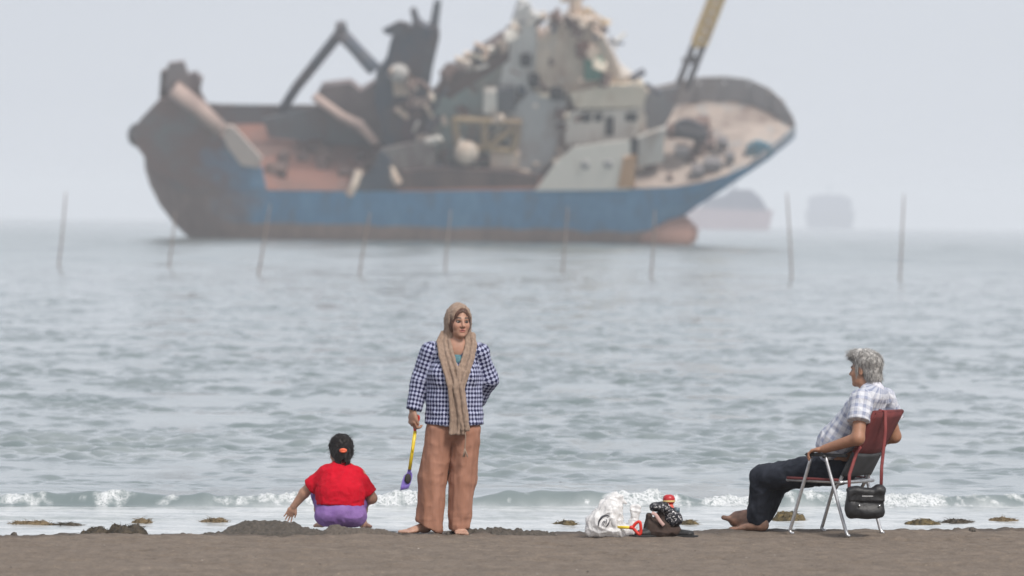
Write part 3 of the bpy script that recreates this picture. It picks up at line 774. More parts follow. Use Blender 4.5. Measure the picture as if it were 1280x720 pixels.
# chair
cs = empty('folding_chair', S0, 'aluminium folding chair with a dark red and grey fabric back under the seated man', 'folding chair', RZ)
ALU = M('aluminium_tube', (.42, .42, .43), (.60, .60, .61), 30, .38, .05, 200, metal=.85); BLK = M('black_plastic', (.014, .014, .015), (.03, .03, .03), 40, .5)
for s in (1, -1):
    L = .25 * s
    MB().tube(smoothpath([(.065, L, .56), (.145, L, .30), (.218, L, .06), (.228, L, .028), (.212, L, .011), (.198, L, .011)], 6), .0125, 10).build('leg', ALU, cs, smooth=True)
    L = .272 * s
    MB().tube(smoothpath([(-.055, L, .575), (-.14, L, .31), (-.218, L, .07), (-.232, L, .03), (-.245, L, .011), (-.258, L, .011)], 6), .0125, 10).build('leg', ALU, cs, smooth=True)
    a = MB().box((-.06, .262 * s, .575), (.165, .022, .012)).build('armrest', BLK, cs, bevel=.008)
    MB().tube([(-.055, .24 * s, .565), (-.055, .298 * s, .565)], .012, 8).build('bolt', BLK, a, smooth=True)
    MB().tube(smoothpath([(-.105, .212 * s, .33), (-.145, .212 * s, .395), (-.272, .212 * s, .625), (-.410, .212 * s, .88)], 4), .0125, 10).build('back_post', ALU, cs, smooth=True)
    MB().tube([(-.17, .232 * s, .385), (.265, .232 * s, .39)], .012, 10).build('seat_rail', ALU, cs, smooth=True)
MB().tube([(-.17, -.262, .383), (-.17, .262, .383)], .0135, 10).build('rear_crossbar', ALU, cs, smooth=True)
MB().tube([(.262, -.232, .388), (.262, .232, .388)], .0125, 10).build('front_crossbar', ALU, cs, smooth=True)
REDF = M('dark_red_canvas', (.105, .019, .020), (.155, .031, .031), 10, .88, .35, 260, .002); GRYF = M('dark_grey_canvas', (.040, .042, .046), (.060, .062, .066), 10, .9, .35, 260, .002)
def sheet(path, half, th, sag, nm, mt, par, nu=10):
    """cloth stretched across the chair: path of (F, Z, sag factor)"""
    P = []; n_ = len(path)
    for k, (f, z, sg) in enumerate(path):
        for j in range(nu + 1):
            t = j / nu * 2 - 1; P.append((f - sag * sg * (1 - t * t) * .9, half * t, z - sag * sg * (1 - t * t) * .45))
    B = [(p[0] + th, p[1], p[2] - th * .5) for p in P]; W = nu + 1; N = len(P); ff = []
    for k in range(n_ - 1):
        for j in range(nu):
            a = k * W + j; ff += [(a, a + 1, a + W + 1, a + W), (N + a + W, N + a + W + 1, N + a + 1, N + a)]
    for j in range(nu): ff += [(j + 1, j, N + j, N + j + 1), ((n_ - 1) * W + j, (n_ - 1) * W + j + 1, N + (n_ - 1) * W + j + 1, N + (n_ - 1) * W + j)]
    for k in range(n_ - 1): ff += [(k * W, k * W + W, N + k * W + W, N + k * W), (k * W + W + nu, k * W + nu, N + k * W + nu, N + k * W + W + nu)]
    return MB().add(P + B, ff).build(nm, mt, par, smooth=True)
def bk(z): return -.145 - (z - .395) / .485 * .265
sheet([(bk(z) - .016, z, math.sin((z - .4) / .5 * 3.1) * .8 + .2) for z in np.linspace(.598, .885, 8)], .224, .005, .028, 'backrest', REDF, cs)
sheet([(bk(z) - .014, z, math.sin((z - .38) / .5 * 3.1) * .8 + .2) for z in np.linspace(.43, .597, 7)], .224, .005, .028, 'backrest_lower_panel', GRYF, cs)
sheet([(f, .395, .8) for f in np.linspace(-.16, .262, 8)], .245, .005, .012, 'seat', GRYF, cs)
for s in (1, -1): MB().tube([(bk(z) , .212 * s, z) for z in np.linspace(.598, .888, 5)], .0165, 10).build('post_sleeve', REDF, cs, smooth=True); MB().tube([(bk(z), .212 * s, z) for z in np.linspace(.43, .597, 4)], .0162, 10).build('lower_post_sleeve', GRYF, cs, smooth=True)
for s in (1, -1): MB().tube([(-.15, .245 * s, .400), (.26, .245 * s, .402)], .0105, 8, flat=.7).build('seat_edging', REDF, cs, smooth=True)
MB().tube([(-.411, -.224, .882), (-.411, .224, .882)], .0165, 10).build('top_sleeve', REDF, cs, smooth=True)

# black shoulder bag hung on the back of the chair
B0 = S0 + V(.190, -.40, .035)
bg = empty('shoulder_bag', B0, 'black flap shoulder bag hanging by red straps from the back of the folding chair', 'bag', math.radians(8))
LEA = M('black_leather', (.007, .007, .008), (.017, .017, .019), 25, .5, .5, 90, .004); STR = M('dark_red_strap', (.15, .024, .024), (.21, .036, .034), 30, .7)
F = Field(axis((-.18, .18, .005)), axis((-.09, .09, .005)), axis((.05, .36, .005)))
F.add(rbox((0, 0, .205), (.130, .042, .092), r=.018), .01); F.add(ell((-.10, -.01, .175), (.045, .05, .07)), .03); F.add(ell((.02, -.012, .15), (.115, .05, .05)), .03)
v, q = finish(F, 1); v = disp(v, q, wrinkle(v, .003, 17, (1, 1, 1), 91)); bbody = mesh_obj('body', v, q, LEA, bg)
F = Field(axis((-.18, .19, .005)), axis((-.10, .08, .005)), axis((.16, .38, .005)))
F.add(rbox((.0, -.048, .262), (.132, .010, .040), r=.01), .01); F.add(ell((-.075, -.015, .302), (.062, .048, .030)), .02); F.add(ell((.095, -.018, .304), (.048, .048, .040)), .02); F.add(ell((0, -.01, .295), (.13, .046, .024)), .02)
v, q = finish(F, 1); v = disp(v, q, wrinkle(v, .004, 20, (1, 1, 1), 93)); fl = mesh_obj('flap', v, q, LEA, bg)
SIL = M('silver_metal', (.7, .7, .7), rough=.25, metal=1.0)
for x in (-.052, .092): MB().sphere((x, -.060, .195), (.008, .005, .008), nu=10, nv=6).build('stud', SIL, bbody, smooth=True)
MB().box((.005, -.0615, .262), (.040, .0025, .0045)).build('clasp', SIL, fl, bevel=.001)
def w2b(F_, L_, Z_):
    c, s = math.cos(RZ), math.sin(RZ); w = S0 + V(F_ * c - L_ * s, F_ * s + L_ * c, Z_) - B0; a = math.radians(8)
    return V(w[0] * math.cos(a) + w[1] * math.sin(a), -w[0] * math.sin(a) + w[1] * math.cos(a), w[2])
MB().tube([(.112, -.01, .33), w2b(-.44, .148, .50) * V(1, 1, 1), w2b(-.452, .118, .75), w2b(-.446, .112, .893), w2b(-.395, .11, .900)], [.012] * 5, 8, flat=.35, side=(1, 0, 0)).build('strap', STR, bg, smooth=True)
MB().tube([(-.118, -.01, .32), w2b(-.25, .275, .44), w2b(-.290, .245, .60), w2b(-.300, .205, .64)], [.012] * 4, 8, flat=.35, side=(1, 0, 0)).build('strap', STR, bg, smooth=True)

# ------------------------------------------------------------------ things lying on the sand
K0 = gp(766, 671); K0[2] = 0
pb = empty('plastic_bag', K0, 'crumpled white plastic carrier bag standing on the sand beside the brown bag', 'bag')
F = Field(axis((-.26, .24, .0048)), axis((-.17, .17, .0055)), axis((-.005, .36, .0048)))
def lp(px, py, y=0.0): return V((px - 766) / 177, y, (671 - py) / 177)
F.add(ell(lp(752, 655), (.105, .10, .10)), .01); F.add(ell(lp(741, 664), (.052, .07, .045)), .02); F.add(ell(lp(772, 664), (.135, .09, .055)), .03)
F.add(ell(lp(763, 640), (.085, .08, .11)), .03); F.add(etube(lp(764, 640), lp(771, 621), (1, 0, 0), (.065, .05), (.042, .025)), .02)
F.add(etube(lp(771, 622), lp(781, 629), (0, 1, 0), (.03, .028), (.012, .008)), .015)
F.add(etube(lp(790, 664), lp(794, 634), (1, 0, 0), (.045, .05), (.034, .016)), .012)
F.add(etube(lp(774, 660, -.05), lp(776, 632, -.03), (1, 0, 0), (.026, .02), (.012, .02)), .012)
F.add(etube(lp(769, 660, -.07), lp(762, 640, -.08), (1, 0, 0), (.012, .012), (.016, .010)), .01)
F.sub(ell(lp(785, 646, -.06), (.022, .05, .05)), .01)
F.cut((0, 0, .004), (0, 0, -1))
v, q = finish(F, 1)
cr = 0
for sc_, am_, sd in ((8, .010, 1), (17, .0045, 2), (40, .0022, 3)):
    cr = cr + am_ * (1 - 2.4 * np.abs(vnoise(v * sc_ + 1.2 * np.stack([vnoise(v * 9, 5), vnoise(v * 9, 6), vnoise(v * 9, 7)], 1), sd)))
v = disp(v, q, cr); v[:, 2] = np.maximum(v[:, 2], .002)
pl = NT('white_plastic_film'); pl.set(**{'Base Color': (.80, .79, .79, 1), 'Roughness': .22}); pl.b.inputs['Subsurface Weight'].default_value = .0
tr = pl.node('ShaderNodeBsdfTranslucent'); tr.inputs[0].default_value = (.8, .79, .78, 1); ms = pl.node('ShaderNodeMixShader'); ms.inputs[0].default_value = .3
pl.link(pl.b.outputs[0], ms.inputs[1]); pl.link(tr.outputs[0], ms.inputs[2]); pl.link(ms.outputs[0], pl.out.inputs[0]); pl.bump(pl.noise(pl.coord('Object'), 45, 5, .6, 1.2), .5, .008)
pbody = mesh_obj('bag_body', v, q, pl.m, pb)
INK = M('black_print', (.02, .02, .03), rough=.5)
def onbag(px, py):
    P = lp(px, py); d = np.hypot(v[:, 0] - P[0], v[:, 2] - P[2]); c = d < .012
    return V(P[0], (v[c, 1].min() if c.any() else -.11) - .003, P[2])
def stroke(mb, pts, w):
    P = [onbag(*p[:2]) for p in smoothpath([V(a, b, 0) for a, b in pts], 6)]
    mb.tube(P, [w * (1 - .6 * abs(i / (len(P) - 1) - .5) * 2) for i in range(len(P))], 6, flat=.4, side=(1, 0, 1))
t = MB(); stroke(t, [(747.5, 657), (748.5, 651), (752, 646), (757, 643.5), (761, 645)], .0085); stroke(t, [(757, 658), (760, 654), (762, 649)], .005)
stroke(t, [(752, 657), (753, 652), (756, 651), (754, 655), (757, 657)], .0035); stroke(t, [(758, 648), (757, 655)], .0035)
t.build('printed_mark', INK, pbody, smooth=True)
RS = K0 + V(.14, -.13, .055)
tp = empty('toy_spade', RS, 'second toy shovel with red handle and yellow shaft sticking out of the white plastic bag', 'toy shovel')
q_ = lambda px, py, y=0: V((px - 766) / 177 - .14, y, (671 - py) / 177 - .055)
MB().tube([q_(770, 658.5, .06), q_(787, 658, 0)], .0105, 10).build('shaft', YEL, tp, smooth=True)
t = MB(); t.tube([q_(786, 658), q_(790.5, 658)], [.0115, .016], 10)
t.tube(smoothpath([q_(790, 658), q_(794, 652.5), q_(798.5, 651), q_(800, 657), q_(800, 664), q_(798, 666), q_(793, 661.5), q_(790, 658)], 5), .011, 8)
t.build('handle', RED, tp, smooth=True)

G0 = gp(828, 671); G0[2] = 0
def lg(px, py, y=0.0): return V((px - 828) / 177, y, (671 - py) / 177)
bb = empty('cloth_bag', G0, 'slumped dark brown bag on the sand between the white plastic bag and the seated man', 'bag')
F = Field(axis((-.20, .20, .0055)), axis((-.14, .16, .0055)), axis((-.005, .26, .0055)))
F.add(rbox(lg(823, 661), (.085, .08, .055), r=.03), .02); F.add(etube(lg(812, 662), lg(811, 645), (1, 0, 0), (.04, .07), (.018, .06)), .02); F.add(etube(lg(824, 660), lg(828, 648), (1, 0, 0), (.07, .08), (.055, .06)), .03)
F.add(ell(lg(838, 663), (.075, .07, .045)), .02); F.cut((0, 0, .004), (0, 0, -1))
v, q = finish(F, 1); v = disp(v, q, wrinkle(v, .008, 15, (1, 1, 1), 14)); v[:, 2] = np.maximum(v[:, 2], .002)
mesh_obj('bag_body', v, q, M('brown_suede', (.030, .019, .015), (.058, .036, .028), 14, .9, .4, 80), bb)
MB().tube(smoothpath([lg(814, 640.5, -.09), lg(819, 643, -.10), lg(824, 650, -.105), lg(829, 656, -.10)], 5), .0125, 8, flat=.4, side=(1, 0, .5)).build('strap', M('pink_strap', (.42, .27, .24), (.5, .33, .3), 30, .8), bb, smooth=True)
def shoe(px, lab, dx, dy):
    o = gp(px, 671.0); o[2] = 0; o[1] += dy
    e = empty('shoe', o, lab, 'shoe', dx)
    F = Field(axis((-.16, .16, .005)), axis((-.07, .07, .005)), axis((0, .14, .005)))
    F.add(etube((-.11, 0, .035), (.09, 0, .025), (0, 1, 0), (.034, .035), (.045, .022)), .02); F.add(etube((-.085, 0, .05), (-.02, 0, .055), (0, 1, 0), (.036, .035), (.032, .025)), .02)
    F.sub(ell((-.065, 0, .10), (.045, .024, .04)), .01); F.cut((0, 0, .014), (0, 0, -1)); v, q = finish(F, 1)
    mesh_obj('upper', v, q, M('black_shoe', (.012, .012, .013), (.03, .03, .03), 30, .6, .2), e)
    sp_ = [(-.148, -.02), (-.12, -.042), (-.02, -.04), (.08, -.05), (.13, -.034), (.147, 0), (.13, .034), (.08, .05), (-.02, .04), (-.12, .042), (-.148, .02)]
    MB().prism([V(x, y, .002) for x, y in sp_], [V(x, y, .016) for x, y in sp_]).build('sole', BLK, e, bevel=.003)
shoe(808, 'black shoe lying under the left side of the brown bag by the white plastic bag', math.radians(200), -.03)
shoe(848, 'black shoe lying at the right side of the brown bag below the patterned cloth', math.radians(-20), -.02)
ck = empty('patterned_cloth', G0 + V(.03, -.02, .12), 'black cloth with white pattern bunched on top of the brown bag', 'cloth')
def lc(px, py, y=0.0): return lg(px, py, y) - V(.03, -.02, .12)
F = Field(axis((-.16, .16, .0045)), axis((-.12, .12, .0045)), axis((-.09, .13, .0045)))
F.add(etube(lc(817, 634), lc(829, 634), (0, 1, 0), (.075, .028), (.085, .036)), .02); F.add(etube(lc(829, 635), lc(846, 646), (0, 1, 0), (.085, .036), (.075, .030)), .02); F.add(etube(lc(838, 648), lc(846, 651), (0, 1, 0), (.09, .05), (.07, .035)), .02)
F.add(etube(lc(840, 655, -.02), lc(849, 649, -.02), (0, 1, 0), (.06, .015), (.05, .012)), .015)
v, q = finish(F, 1); v = disp(v, q, wrinkle(v, .008, 18, (1, 1, 1), 24))
n = NT('black_print_cloth'); vc = n.coord('Object'); wn = n.noise(vc, 26, 3, .5, 1.6)
ring = n.math('LESS_THAN', n.math('ABSOLUTE', n.math('SUBTRACT', n.math('FRACT', n.math('MULTIPLY', wn, 4.0)), .5)), .085)
spots = n.math('GREATER_THAN', n.noise(vc, 34, 2), .47)
n.set(**{'Base Color': n.mix(n.math('MULTIPLY', ring, spots), (.012, .012, .018), (.62, .60, .60)), 'Roughness': .85}); n.bump(n.noise(vc, 70, 4), .3, .004)
mesh_obj('cloth', v, q, n.m, ck)
bt = empty('drinking_bottle', G0 + V(.042, .0, .205), 'red drinking bottle with yellow band sticking up out of the brown bag', 'bottle')
MB().tube([(-.0, 0, -.07), (0, 0, .005), (0, 0, .025)], [.034, .036, .030], 18).build('bottle_body', M('coral_plastic', (.62, .10, .07), rough=.35), bt, smooth=True)
t = MB(); t.tube([(0, 0, .026), (0, 0, .036), (0, 0, .065), (0, 0, .082), (0, 0, .092)], [.030, .041, .043, .037, .020], 20); t.build('cap', M('red_cap', (.46, .02, .025), (.36, .015, .02), 40, .35), bt, smooth=True)
MB().tube([(0, 0, .040), (0, 0, .054)], [.0442, .0442], 24).build('yellow_band', M('pale_yellow_plastic', (.62, .47, .20), rough=.4), bt, bevel=.002)
t = MB().tube([(.055, -.01, -.03), (.058, -.012, .002)], [.022, .020], 14).build('side_pocket_cup', M('grey_blue_plastic', (.10, .14, .17), rough=.4), bt, smooth=True)

# ------------------------------------------------------------------ beach
EDGE = [(-300, 668), (0, 668), (300, 667), (500, 666.5), (700, 666), (900, 664), (1060, 663), (1280, 660), (1600, 657)]
EP = np.array([gp(x, y)[:2] for x, y in EDGE])
def edge_y(x):
    y = np.interp(x, EP[:, 0], EP[:, 1]); y = np.where(x < EP[0, 0], EP[0, 1] + (x - EP[0, 0]) * .05, y); return np.where(x > EP[-1, 0], EP[-1, 1] + (x - EP[-1, 0]) * .33, y)
xs = axis((-260, -20, 20), (-20, -5, 1.0), (-5, 5, .025), (5, 20, 1.0), (20, 260, 20)); ys = axis((-70, 20, 10), (20, 34, .5), (34, 38, .035), (38, 43.5, .02), (43.5, 60, 1.5))
X, Y = np.meshgrid(xs, ys, indexing='ij'); P = np.stack([X.ravel(), Y.ravel(), 0 * X.ravel()], 1).astype(float)
ey = edge_y(P[:, 0]); jit = .10 * vnoise(P * V(1.7, 0, 0), 3) + .05 * vnoise(P * V(6, 0, 0), 4) + .02 * vnoise(P * V(22, 0, 0), 5); s = P[:, 1] - ey - jit
z = .010 * fbm(P * V(1.2, 1.6, 1), 3, 8) + .005 * fbm(P * V(7, 9, 1), 3, 9) + .0035 * vnoise(P * 24, 10)
fp = fbm(P * V(3.2, 4.0, 1), 2, 31); z -= .014 * sst(.25, .6, fp)
lump = sst(.15, .6, fbm(P * 16, 2, 33)) * sst(-.35, -.05, s) * sst(.15, -.02, s); z += .010 * lump * (.4 + .6 * sst(-.3, .5, vnoise(P * 1.5, 36)))
rp = vnoise(P * V(2.2, 5.5, 1), 51) + .6 * vnoise(P * V(5, 14, 1), 52); z += .006 * rp + .006 * sst(.35, .7, fbm(P * 11, 2, 53)); z += -.030 * sst(0, .10, s) - .035 * sst(.1, 1.2, s) - .6 * sst(1, 12, s)
P[:, 2] = z; nx, ny = len(xs), len(ys); I = np.arange(nx * ny).reshape(nx, ny)
Q = np.stack([I[:-1, :-1], I[1:, :-1], I[1:, 1:], I[:-1, 1:]], -1).reshape(-1, 4)
wet = sst(-.30, .0, s + .12 * vnoise(P * 2.5, 40))
n = NT('beach_sand'); a = n.node('ShaderNodeAttribute', attribute_name='wet'); vc = n.coord('Object')
base = n.ramp(n.noise(vc, 3.2, 8, .7), [(.3, (.136, .109, .087)), (.5, (.164, .132, .106)), (.72, (.195, .159, .129))])
gr = n.ramp(n.noise(vc, 85, 4, .75), [(.28, (.72, .72, .72)), (.5, (1, 1, 1)), (.76, (1.32, 1.31, 1.29))])
sh_ = n.ramp(n.noise(n.coord('Object', (1, .55, 1)), 30, 3, .6), [(.66, (1, 1, 1)), (.74, (1.6, 1.58, 1.5))])
stk = n.ramp(n.noise(n.coord('Object', (1, .3, 1)), 13, 6, .75), [(.30, (.80, .80, .80)), (.5, (1, 1, 1)), (.72, (1.2, 1.19, 1.17))]); c = n.mix(1.0, n.mix(1.0, n.mix(1.0, base, gr, 'MULTIPLY'), sh_, 'MULTIPLY'), stk, 'MULTIPLY'); c = n.mix(a.outputs['Fac'], c, n.mix(1.0, c, (.50, .50, .51), 'MULTIPLY'))
n.set(**{'Base Color': c, 'Roughness': n.math('SUBTRACT', .95, n.math('MULTIPLY', a.outputs['Fac'], .3)), 'Specular IOR Level': .25}); n.bump(n.math('ADD', n.noise(vc, 60, 6, .75), n.math('MULTIPLY', n.noise(vc, 9, 4), 1.5)), .7, .012)
tag(mesh_obj('beach', P, Q, n.m, None, attrs={'wet': ('FLOAT', wet)}), kind='structure')

# ------------------------------------------------------------------ sea
def lineY(px0, py0, px1, py1, x):
    a = gp(px0, py0, SEA); b = gp(px1, py1, SEA); return a[1] + (x - a[0]) * (b[1] - a[1]) / (b[0] - a[0])
rows = [39.0]
while rows[-1] < 44.2: rows.append(rows[-1] + .028)
while rows[-1] < 48: rows.append(rows[-1] + .016)
while rows[-1] < 300: rows.append(rows[-1] * 1.00095)
while rows[-1] < 950: rows.append(rows[-1] * 1.003)
while rows[-1] < 6300: rows.append(rows[-1] * 1.012)
rows = np.array(rows)
sx = np.concatenate([[-6, -2, -.7, -.35, -.2], np.linspace(-.125, .125, 640), [.2, .35, .7, 2, 6]])
Yg, Sg = np.meshgrid(rows, sx, indexing='ij'); Xg = Yg * Sg; ny, nx = Xg.shape
x = Xg.ravel(); y = Yg.ravel()
dy = np.repeat(np.gradient(rows), nx); dx = y * (.25 / 639) * 1.0; cellsz = np.maximum(dy, dx)
r = np.random.default_rng(5)
xx = x + .5 * np.sin(y * .21 + 1) ; z = np.zeros_like(x)
def n2(fx, fy, sd): return vnoise(np.stack([x * fx, y * fy, 0 * x], 1), sd)
env = sst(-.02, .85, n2(.8, .42, 71) + .7 * n2(2.3, 1.2, 72)); env2 = sst(-.10, .75, n2(1.3, .7, 73) + .7 * n2(3.8, 2.0, 74))
NW = 84
for i in range(NW):
    lam = .10 * (.85 / .10) ** (i / (NW - 1)) * r.uniform(.9, 1.1); th = r.normal(0, .62) + .12
    k = 2 * math.pi / lam; a = .060 * lam / (2 * math.pi)
    ph = k * (x * math.sin(th) + y * math.cos(th)) + r.uniform(0, 6.28)
    w = np.clip(lam / (cellsz * 2.2) - 1, 0, 1); sn = np.sin(ph + .55 * np.sin(ph)); z += a * w * sn * (.05 + 1.05 * (env if i % 2 else env2))
for i in range(14):
    lam = r.uniform(4.5, 11); th = r.normal(0, .5); k = 2 * math.pi / lam
    ph = k * (x * math.sin(th) + y * math.cos(th)) + r.uniform(0, 6.28); z += .022 * lam / 6.28 * np.clip(lam / (cellsz * 2.4) - 1, 0, 1) * sst(180, 340, y) * np.sin(ph + .4 * np.sin(ph))
for i in range(6):
    lam = r.uniform(3.5, 7); th = r.normal(0, .3); k = 2 * math.pi / lam
    ph = k * (x * math.sin(th) + y * math.cos(th)) + r.uniform(0, 6.28); z += .009 * lam / 6.28 * np.clip(lam / (cellsz * 3) - 1, 0, 1) * np.sin(ph + .4 * np.sin(ph))
sh0 = lineY(0, 633, 1280, 633, x)                     # foot of the small breaker
z *= .14 + .86 * sst(0.8, 8.0, y - sh0)
nz = lambda sxx, syy, sd: vnoise(np.stack([x * sxx, y * syy, 0 * x], 1), sd)
sb = y - sh0 - .16 * nz(.9, 0, 81) - .06 * nz(3.1, 0, 82) - .02 * nz(9, 0, 83)
Hb = (.112 + .034 * nz(.7, 0, 84) + .028 * nz(2.6, 0, 85) + .014 * nz(8, 0, 87)) * (1 - .22 * sst(-1.5, -4.0, x)); Hb *= 1 + .10 * sst(2.6, 4, x)
face = sst(0, .20, sb); backs = np.exp(-np.maximum(sb - .20, 0) / .75)
near = np.abs(sb) < 4
z += Hb * face * backs * near
z += .035 * face * np.exp(-((sb - 1.9) / .55) ** 2) * (1 + nz(.8, .3, 86))
# foam along the breaker
fz = nz(1.3, .3, 91) * .8 + nz(4.2, 2, 92) * .7 + nz(13, 9, 93) * .7 + nz(31, 20, 90) * .4
place = .78 + .3 * sst(2.35, 2.7, x) + .32 * sst(.9, 1.05, x) * sst(2.2, 1.4, x) - .2 * sst(-2.3, -3.0, x) + .30 * sst(-2.3, -1.9, x) * sst(-.75, -1.1, x) - .5 * sst(.85, .75, x) * sst(-.45, -.2, x)
cover = np.exp(-((sb - .12) / .20) ** 2)
foam = .85 * sst(.30, .95, place * .85 + fz * .62 - (1 - cover) * 1.1) * (np.abs(sb - .15) < .6)
low = sst(.50, .95, place * .3 + fz * .62 + .1) * (np.abs(sb - .04) < .06) * .7
foam = np.maximum(foam, low)
z += foam * (.014 * nz(19, 22, 94) + .014 * nz(46, 50, 95) + .008)
# spent swash: thin bright sheet with lace, then a low second ridge
sh1 = lineY(0, 650.5, 1280, 646.5, x); s1 = y - sh1 - .10 * nz(1.1, 0, 96) - .05 * nz(4, 0, 97)
H1 = (.020 + .016 * nz(.8, 0, 98)) * np.clip(.75 + .9 * nz(.5, 0, 99), .1, 1.3); z += np.maximum(H1, .003) * sst(0, .10, s1) * np.exp(-np.maximum(s1 - .1, 0) / .30) * (np.abs(s1) < 3)
z += .0035 * nz(2.5, 7, 100) * (y < sh0) + .0022 * nz(8, 22, 101) * (y < sh0 + .5)
for j, (pl_, pr_) in enumerate(((656, 652), (661, 655.5))):
    s2 = y - lineY(0, pl_, 1280, pr_, x) - .15 * nz(1.4, 0, 110 + j); z += .010 * np.clip(nz(.9, 0, 112 + j) + .25, 0, 1) * sst(0, .06, s2) * np.exp(-np.maximum(s2 - .06, 0) / .12) * (np.abs(s2) < 2)
thin = sst(-.15, .15, sh0 - y - .0) * (.72 + .4 * sst(-.2, .5, nz(1.6, 5, 121) + .5 * nz(6, 16, 122)))
lace_sheen = thin * .54 + .20 * sst(.15, .6, nz(2.2, 6, 131) + .6 * nz(7, 20, 132)) * sst(3.2, 0, sb) * (sb > .4)
rough = .05 + .11 * sst(120, 420, y); lace_sheen = np.maximum(lace_sheen, .16 * sst(.0, .8, n2(.6, .9, 141) + .7 * n2(2.2, 4, 142)) * sst(75, 46, y) * (sb > .4))  # the added pale film paints sky reflection onto the nearer water
P = np.stack([x, y, z + SEA], 1); I = np.arange(nx * ny).reshape(ny, nx)
Q = np.stack([I[:-1, :-1], I[:-1, 1:], I[1:, 1:], I[1:, :-1]], -1).reshape(-1, 4)
n = NT('sea_water'); fa = n.node('ShaderNodeAttribute', attribute_name='foam'); la = n.node('ShaderNodeAttribute', attribute_name='lace_sheen')
vc = n.coord('Object', (1, .6, 1)); murk = n.ramp(n.noise(vc, .35, 4), [(.3, (.120, .155, .158)), (.7, (.162, .193, .195))])
n.set(**{'Base Color': murk, 'Roughness': n.node('ShaderNodeAttribute', attribute_name='rough').outputs['Fac'], 'IOR': 1.45}); n.bump(n.noise(vc, 16, 6, .75), .16, .012)
fo = n.node('ShaderNodeBsdfPrincipled'); fo.inputs['Base Color'].default_value = (.70, .71, .72, 1); fo.inputs['Roughness'].default_value = .7
fb = n.node('ShaderNodeBump'); fb.inputs['Strength'].default_value = .8; fb.inputs['Distance'].default_value = .02; n.link(n.noise(n.coord('Object'), 30, 5, .7), fb.inputs['Height']); n.link(fb.outputs[0], fo.inputs['Normal'])
brk = n.ramp(n.noise(n.coord('Object', (1, 1, .5)), 34, 6, .8, .5), [(.38, (.10,) * 3), (.54, (1,) * 3)])
fac = n.math('MAXIMUM', n.math('MULTIPLY', fa.outputs['Fac'], brk), n.math('MULTIPLY', la.outputs['Fac'], n.ramp(n.noise(n.coord('Object', (1, .5, 1)), 4, 6, .7, .6), [(.3, (.45,) * 3), (.6, (1,) * 3)])))
ms = n.node('ShaderNodeMixShader'); n.link(fac, ms.inputs[0]); n.link(n.b.outputs[0], ms.inputs[1]); n.link(fo.outputs[0], ms.inputs[2]); n.link(ms.outputs[0], n.out.inputs[0])
tag(mesh_obj('sea', P, Q, n.m, None, attrs={'foam': ('FLOAT', foam), 'lace_sheen': ('FLOAT', lace_sheen), 'rough': ('FLOAT', rough)}), kind='structure')
del P, Q, x, y, z, Xg, Yg

# ------------------------------------------------------------------ sand piles, clods, seaweed
MUD = M('dark_wet_sand_pile', (.050, .043, .036), (.095, .080, .066), 40, .85, .8, 110, .012); MUD2 = M('damp_sand_pile', (.085, .070, .057), (.125, .103, .084), 40, .9, .8, 110, .012)
def lump(name, lab, cat, px, py, wpx, hpx, mat, seed, dep=None, z0=None, rough=.35, group=None, strand=0, prof=None, n=64):
    b = gp(px, py, SEA if z0 is None else z0); w = wpx / 177 * (b[1] / 40) / 2; h = hpx / 177 * (b[1] / 40); d = (dep or w * .6)
    u = np.linspace(-1.08, 1.08, n * 2); t = np.linspace(-1.08, 1.08, n); U, T = np.meshgrid(u, t, indexing='ij'); U = U.ravel(); T = T.ravel()
    P = np.stack([U * w, T * d, 0 * U], 1); rr = np.sqrt(U ** 2 + T ** 2); q = np.stack([P[:, 0], P[:, 1], 0 * U + seed * 3.7], 1)
    e = 1 - rr - .30 * vnoise(q * (2.2 / w), seed + 5) * rr; k = sst(0, .55, e) ** .8
    if prof is not None: k = k * np.interp(U, np.linspace(-1, 1, len(prof)), prof)
    hh_ = h * k * (1 + rough * fbm(q / max(h, .02) * .55, 3, seed)) + (.35 * rough * h * vnoise(q / .02, seed + 2)) * (k > .05)
    P[:, 2] = np.where(e > -.05, np.maximum(hh_, 0), 0) - .025 * (e < 0) - .004
    I = np.arange(len(U)).reshape(2 * n, n); Q = np.stack([I[:-1, :-1], I[1:, :-1], I[1:, 1:], I[:-1, 1:]], -1).reshape(-1, 4)
    if strand:
        rg = np.random.default_rng(seed); nr = np.zeros_like(P); nr[:, 2] = 1; keep = (e > .05)
        fl = np.stack([rg.normal(0, 1, len(P)), rg.normal(0, 1, len(P)), rg.normal(0, .3, len(P))], 1)
        S, Fc = strands(P, nr, fl, strand, .045, .0028, seed, .55, keep); Q = np.concatenate([Q, Fc + len(P)]); P = np.concatenate([P, S])
    o = mesh_obj(name, P, Q, mat); o.location = [float(b[0]), float(b[1]), float(b[2])]
    return tag(o, lab, cat, group)
lump('sand_pile', 'long pile of dark dug wet sand under the reaching hand of the child', 'sand pile', 335, 666.5, 150, 13, MUD, 3, .22, 0, .38, prof=[.2, .75, .95, 1, 1, .95, 1, .8, .4])
lump('sand_pile', 'low mound of damp grey sand in front of the squatting child', 'sand pile', 448, 667.5, 118, 9, MUD2, 8, .16, 0, .4, prof=[.5, .9, 1, .8, .9, 1, .7, .9, .8, .4])
lump('sand_pile', 'ridge of small dark sand lumps behind the feet of the standing woman', 'sand pile', 630, 667, 130, 5, MUD, 12, .10, 0, .8)
OLV = NT('olive_seaweed'); vv = OLV.coord('Object'); OLV.set(**{'Base Color': OLV.ramp(OLV.noise(vv, 22, 5), [(.32, (.030, .024, .012)), (.5, (.085, .062, .024)), (.7, (.17, .12, .045))]), 'Roughness': .7}); OLV.bump(OLV.noise(vv, 90, 4), .7, .01); OLV = OLV.m
DRK = M('dark_seaweed', (.022, .018, .013), (.07, .052, .032), 30, .75, .6, 90, .01)
